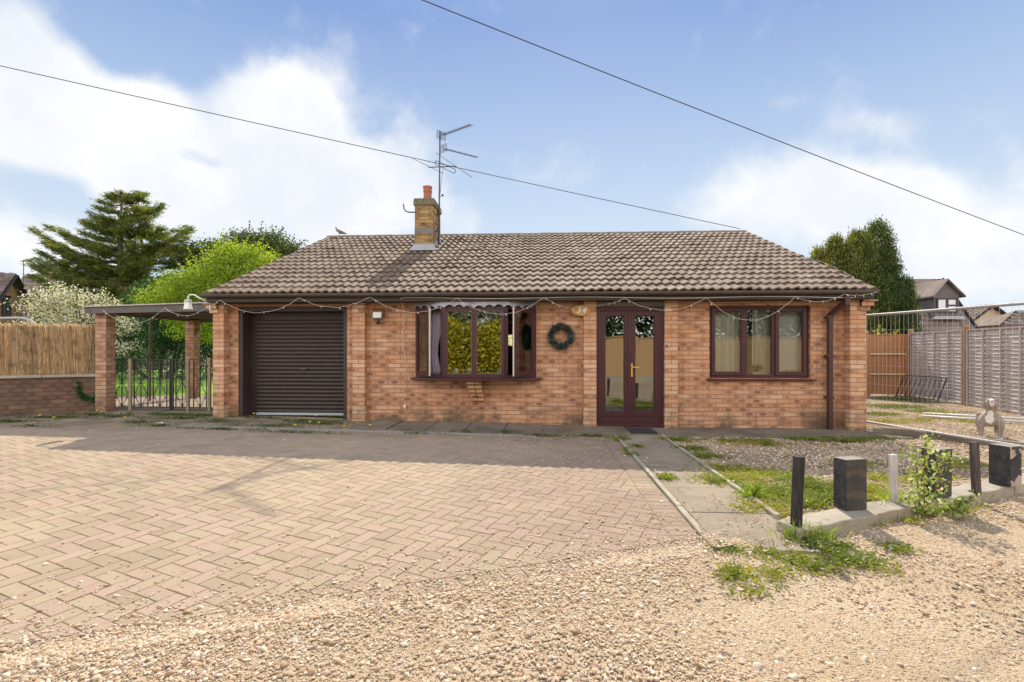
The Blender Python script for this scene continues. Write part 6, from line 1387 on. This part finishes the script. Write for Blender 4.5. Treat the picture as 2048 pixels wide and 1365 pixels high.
# =================================================================== camera, light, sky
cam = bpy.data.cameras.new('camera'); co = bpy.data.objects.new('camera', cam); COL.objects.link(co); sc.camera = co
co.location = (0, 0, CH); co.rotation_euler = (R(90), 0, TH); cam.sensor_width = 36; cam.lens = 36*F/2048; cam.shift_y = (HY-682.5)/2048; cam.clip_end = 3000; cam.clip_start = .05
EL, AZ = R(41.0), R(4.5)                            # sun behind the house, a little right
sd = Vector((math.sin(AZ)*math.cos(EL), math.cos(AZ)*math.cos(EL), math.sin(EL)))
sun = bpy.data.lights.new('sun', 'SUN'); sun.energy = SUN_E; sun.angle = R(.55); sun.color = (1.0, .90, .73); so2 = bpy.data.objects.new('sun', sun); COL.objects.link(so2); so2.rotation_euler = sd.to_track_quat('Z', 'Y').to_euler(); so2.location = (0, 20, 20)
wd = bpy.data.worlds.new('World'); sc.world = wd; wd.use_nodes = True
s = S('w', wd); sk = s.n('ShaderNodeTexSky', sky_type='NISHITA'); sk.sun_disc = False; sk.sun_elevation = EL; sk.sun_rotation = AZ; sk.air_density = 1.0; sk.dust_density = .6; sk.ozone_density = 2.0
gen = s.n('ShaderNodeTexCoord').outputs['Generated']; p = s.xyz(gen)
az = s.m('ARCTAN2', p[0], p[1]); el = s.m('ARCSINE', p[2])
# colour of the clear sky: the physical sky, tempered so its brightness falls off evenly
skyc = s.mix(.955, sk.outputs[0], s.ramp(s.m('DIVIDE', el, 1.2, clamp=True), [(0,SKY[0]),(.14,SKY[1]),(.30,SKY[2]),(.48,SKY[3]),(1,SKY[4])]))
warp = s.n('ShaderNodeTexNoise'); s.put(warp.inputs['Vector'], gen); warp.inputs['Scale'].default_value = 3.2; warp.inputs['Detail'].default_value = 4
wv = s.xyz(warp.outputs['Color']); azw = s.m('ADD', az, s.m('MULTIPLY', s.m('SUBTRACT', wv[0], .5), .22)); elw = s.m('ADD', el, s.m('MULTIPLY', s.m('SUBTRACT', wv[1], .5), .16))
acc = None
for px, py, rx, ry, wgt in ((60,110,150,95,1.0),(-60,250,260,150,1.2),(110,235,150,90,1.0),(250,255,120,70,.9),(330,215,80,40,.7),(480,190,120,75,1.0),(585,175,90,70,1.0),(640,260,110,60,.9),(420,290,190,50,.85),(700,330,170,60,.8),(330,400,170,70,.9),(560,430,260,80,1.2),(700,420,150,70,1.0),(40,500,180,65,1.0),(820,250,50,60,.35),(1730,240,100,38,.6),(1560,215,60,25,.3),(1500,370,160,60,.55),(1640,380,150,65,.65),(1820,370,90,45,.7),(1700,440,260,60,.8),(1950,500,260,75,1.2),(2040,300,60,90,.4),(1100,330,120,60,.2),(1950,160,90,60,.25),(60,375,150,50,-.95),(345,275,55,26,-.7),(430,335,70,20,-.7),(230,60,60,40,-.6),(380,120,90,50,-.5),(720,250,50,30,-.4)):
    r = ray(px, py); a0 = math.atan2(r[0], r[1]); e0 = math.atan2(r[2], math.hypot(r[0], r[1])); kx_ = math.hypot(r[0], r[1]); sx = rx/F/(kx_**2)*1.0; sy = ry/F/kx_
    ee = s.m('ADD', s.m('POWER', s.m('DIVIDE', s.m('SUBTRACT', azw, a0), sx), 2.0), s.m('POWER', s.m('DIVIDE', s.m('SUBTRACT', elw, e0), sy), 2.0))
    gss = s.m('MULTIPLY', s.m('EXPONENT', s.m('MULTIPLY', ee, -1.0)), wgt); acc = gss if acc is None else s.m('ADD', acc, gss)
back = s.m('MULTIPLY', s.m('MULTIPLY', s.sm(el, 1.0, .6), s.sm(s.m('ABSOLUTE', az), 1.0, 1.4)), s.sm(s.noise(gen, 2.6, 6, .6), .32, .50))  # cloud bank behind the camera, added to light the shaded house front
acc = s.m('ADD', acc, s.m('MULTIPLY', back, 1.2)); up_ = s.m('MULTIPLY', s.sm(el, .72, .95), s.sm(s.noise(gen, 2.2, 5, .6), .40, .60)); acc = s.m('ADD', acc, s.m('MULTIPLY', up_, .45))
det = s.noise(gen, 9, 7, .62); fine_ = s.m('ADD', s.m('MULTIPLY', s.m('SUBTRACT', det, .5), 1.1), s.m('MULTIPLY', s.m('SUBTRACT', s.noise(gen, 4.2, 5, .6), .52), 1.6))
cl = s.sm(s.m('ADD', acc, fine_), .12, 1.0)
cl = s.m('MULTIPLY', cl, .96)
shade = s.noise(gen, 5, 4, .6)
cc = s.mix(s.sm(shade, .35, .65), CLOUD[0], CLOUD[1])
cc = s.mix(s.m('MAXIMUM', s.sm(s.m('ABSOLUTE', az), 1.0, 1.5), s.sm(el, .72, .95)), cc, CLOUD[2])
cc = s.mix(s.sm(s.m('ABSOLUTE', az), 1.3, 1.9), cc, CLOUD[3])  # radiance raised behind the camera only, as fill on the facade
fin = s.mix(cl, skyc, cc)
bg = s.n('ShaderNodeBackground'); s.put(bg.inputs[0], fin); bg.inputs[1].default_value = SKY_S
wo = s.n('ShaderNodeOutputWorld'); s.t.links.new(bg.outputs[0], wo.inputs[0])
sc.view_settings.view_transform = 'Standard'; sc.view_settings.look = 'None'; sc.view_settings.exposure = EXPO; sc.view_settings.gamma = 1
sc.cycles.use_denoising = True; sc.cycles.max_bounces = 8; sc.cycles.transparent_max_bounces = 16; sc.cycles.caustics_reflective = False; sc.cycles.caustics_refractive = False
sc.render.film_transparent = False
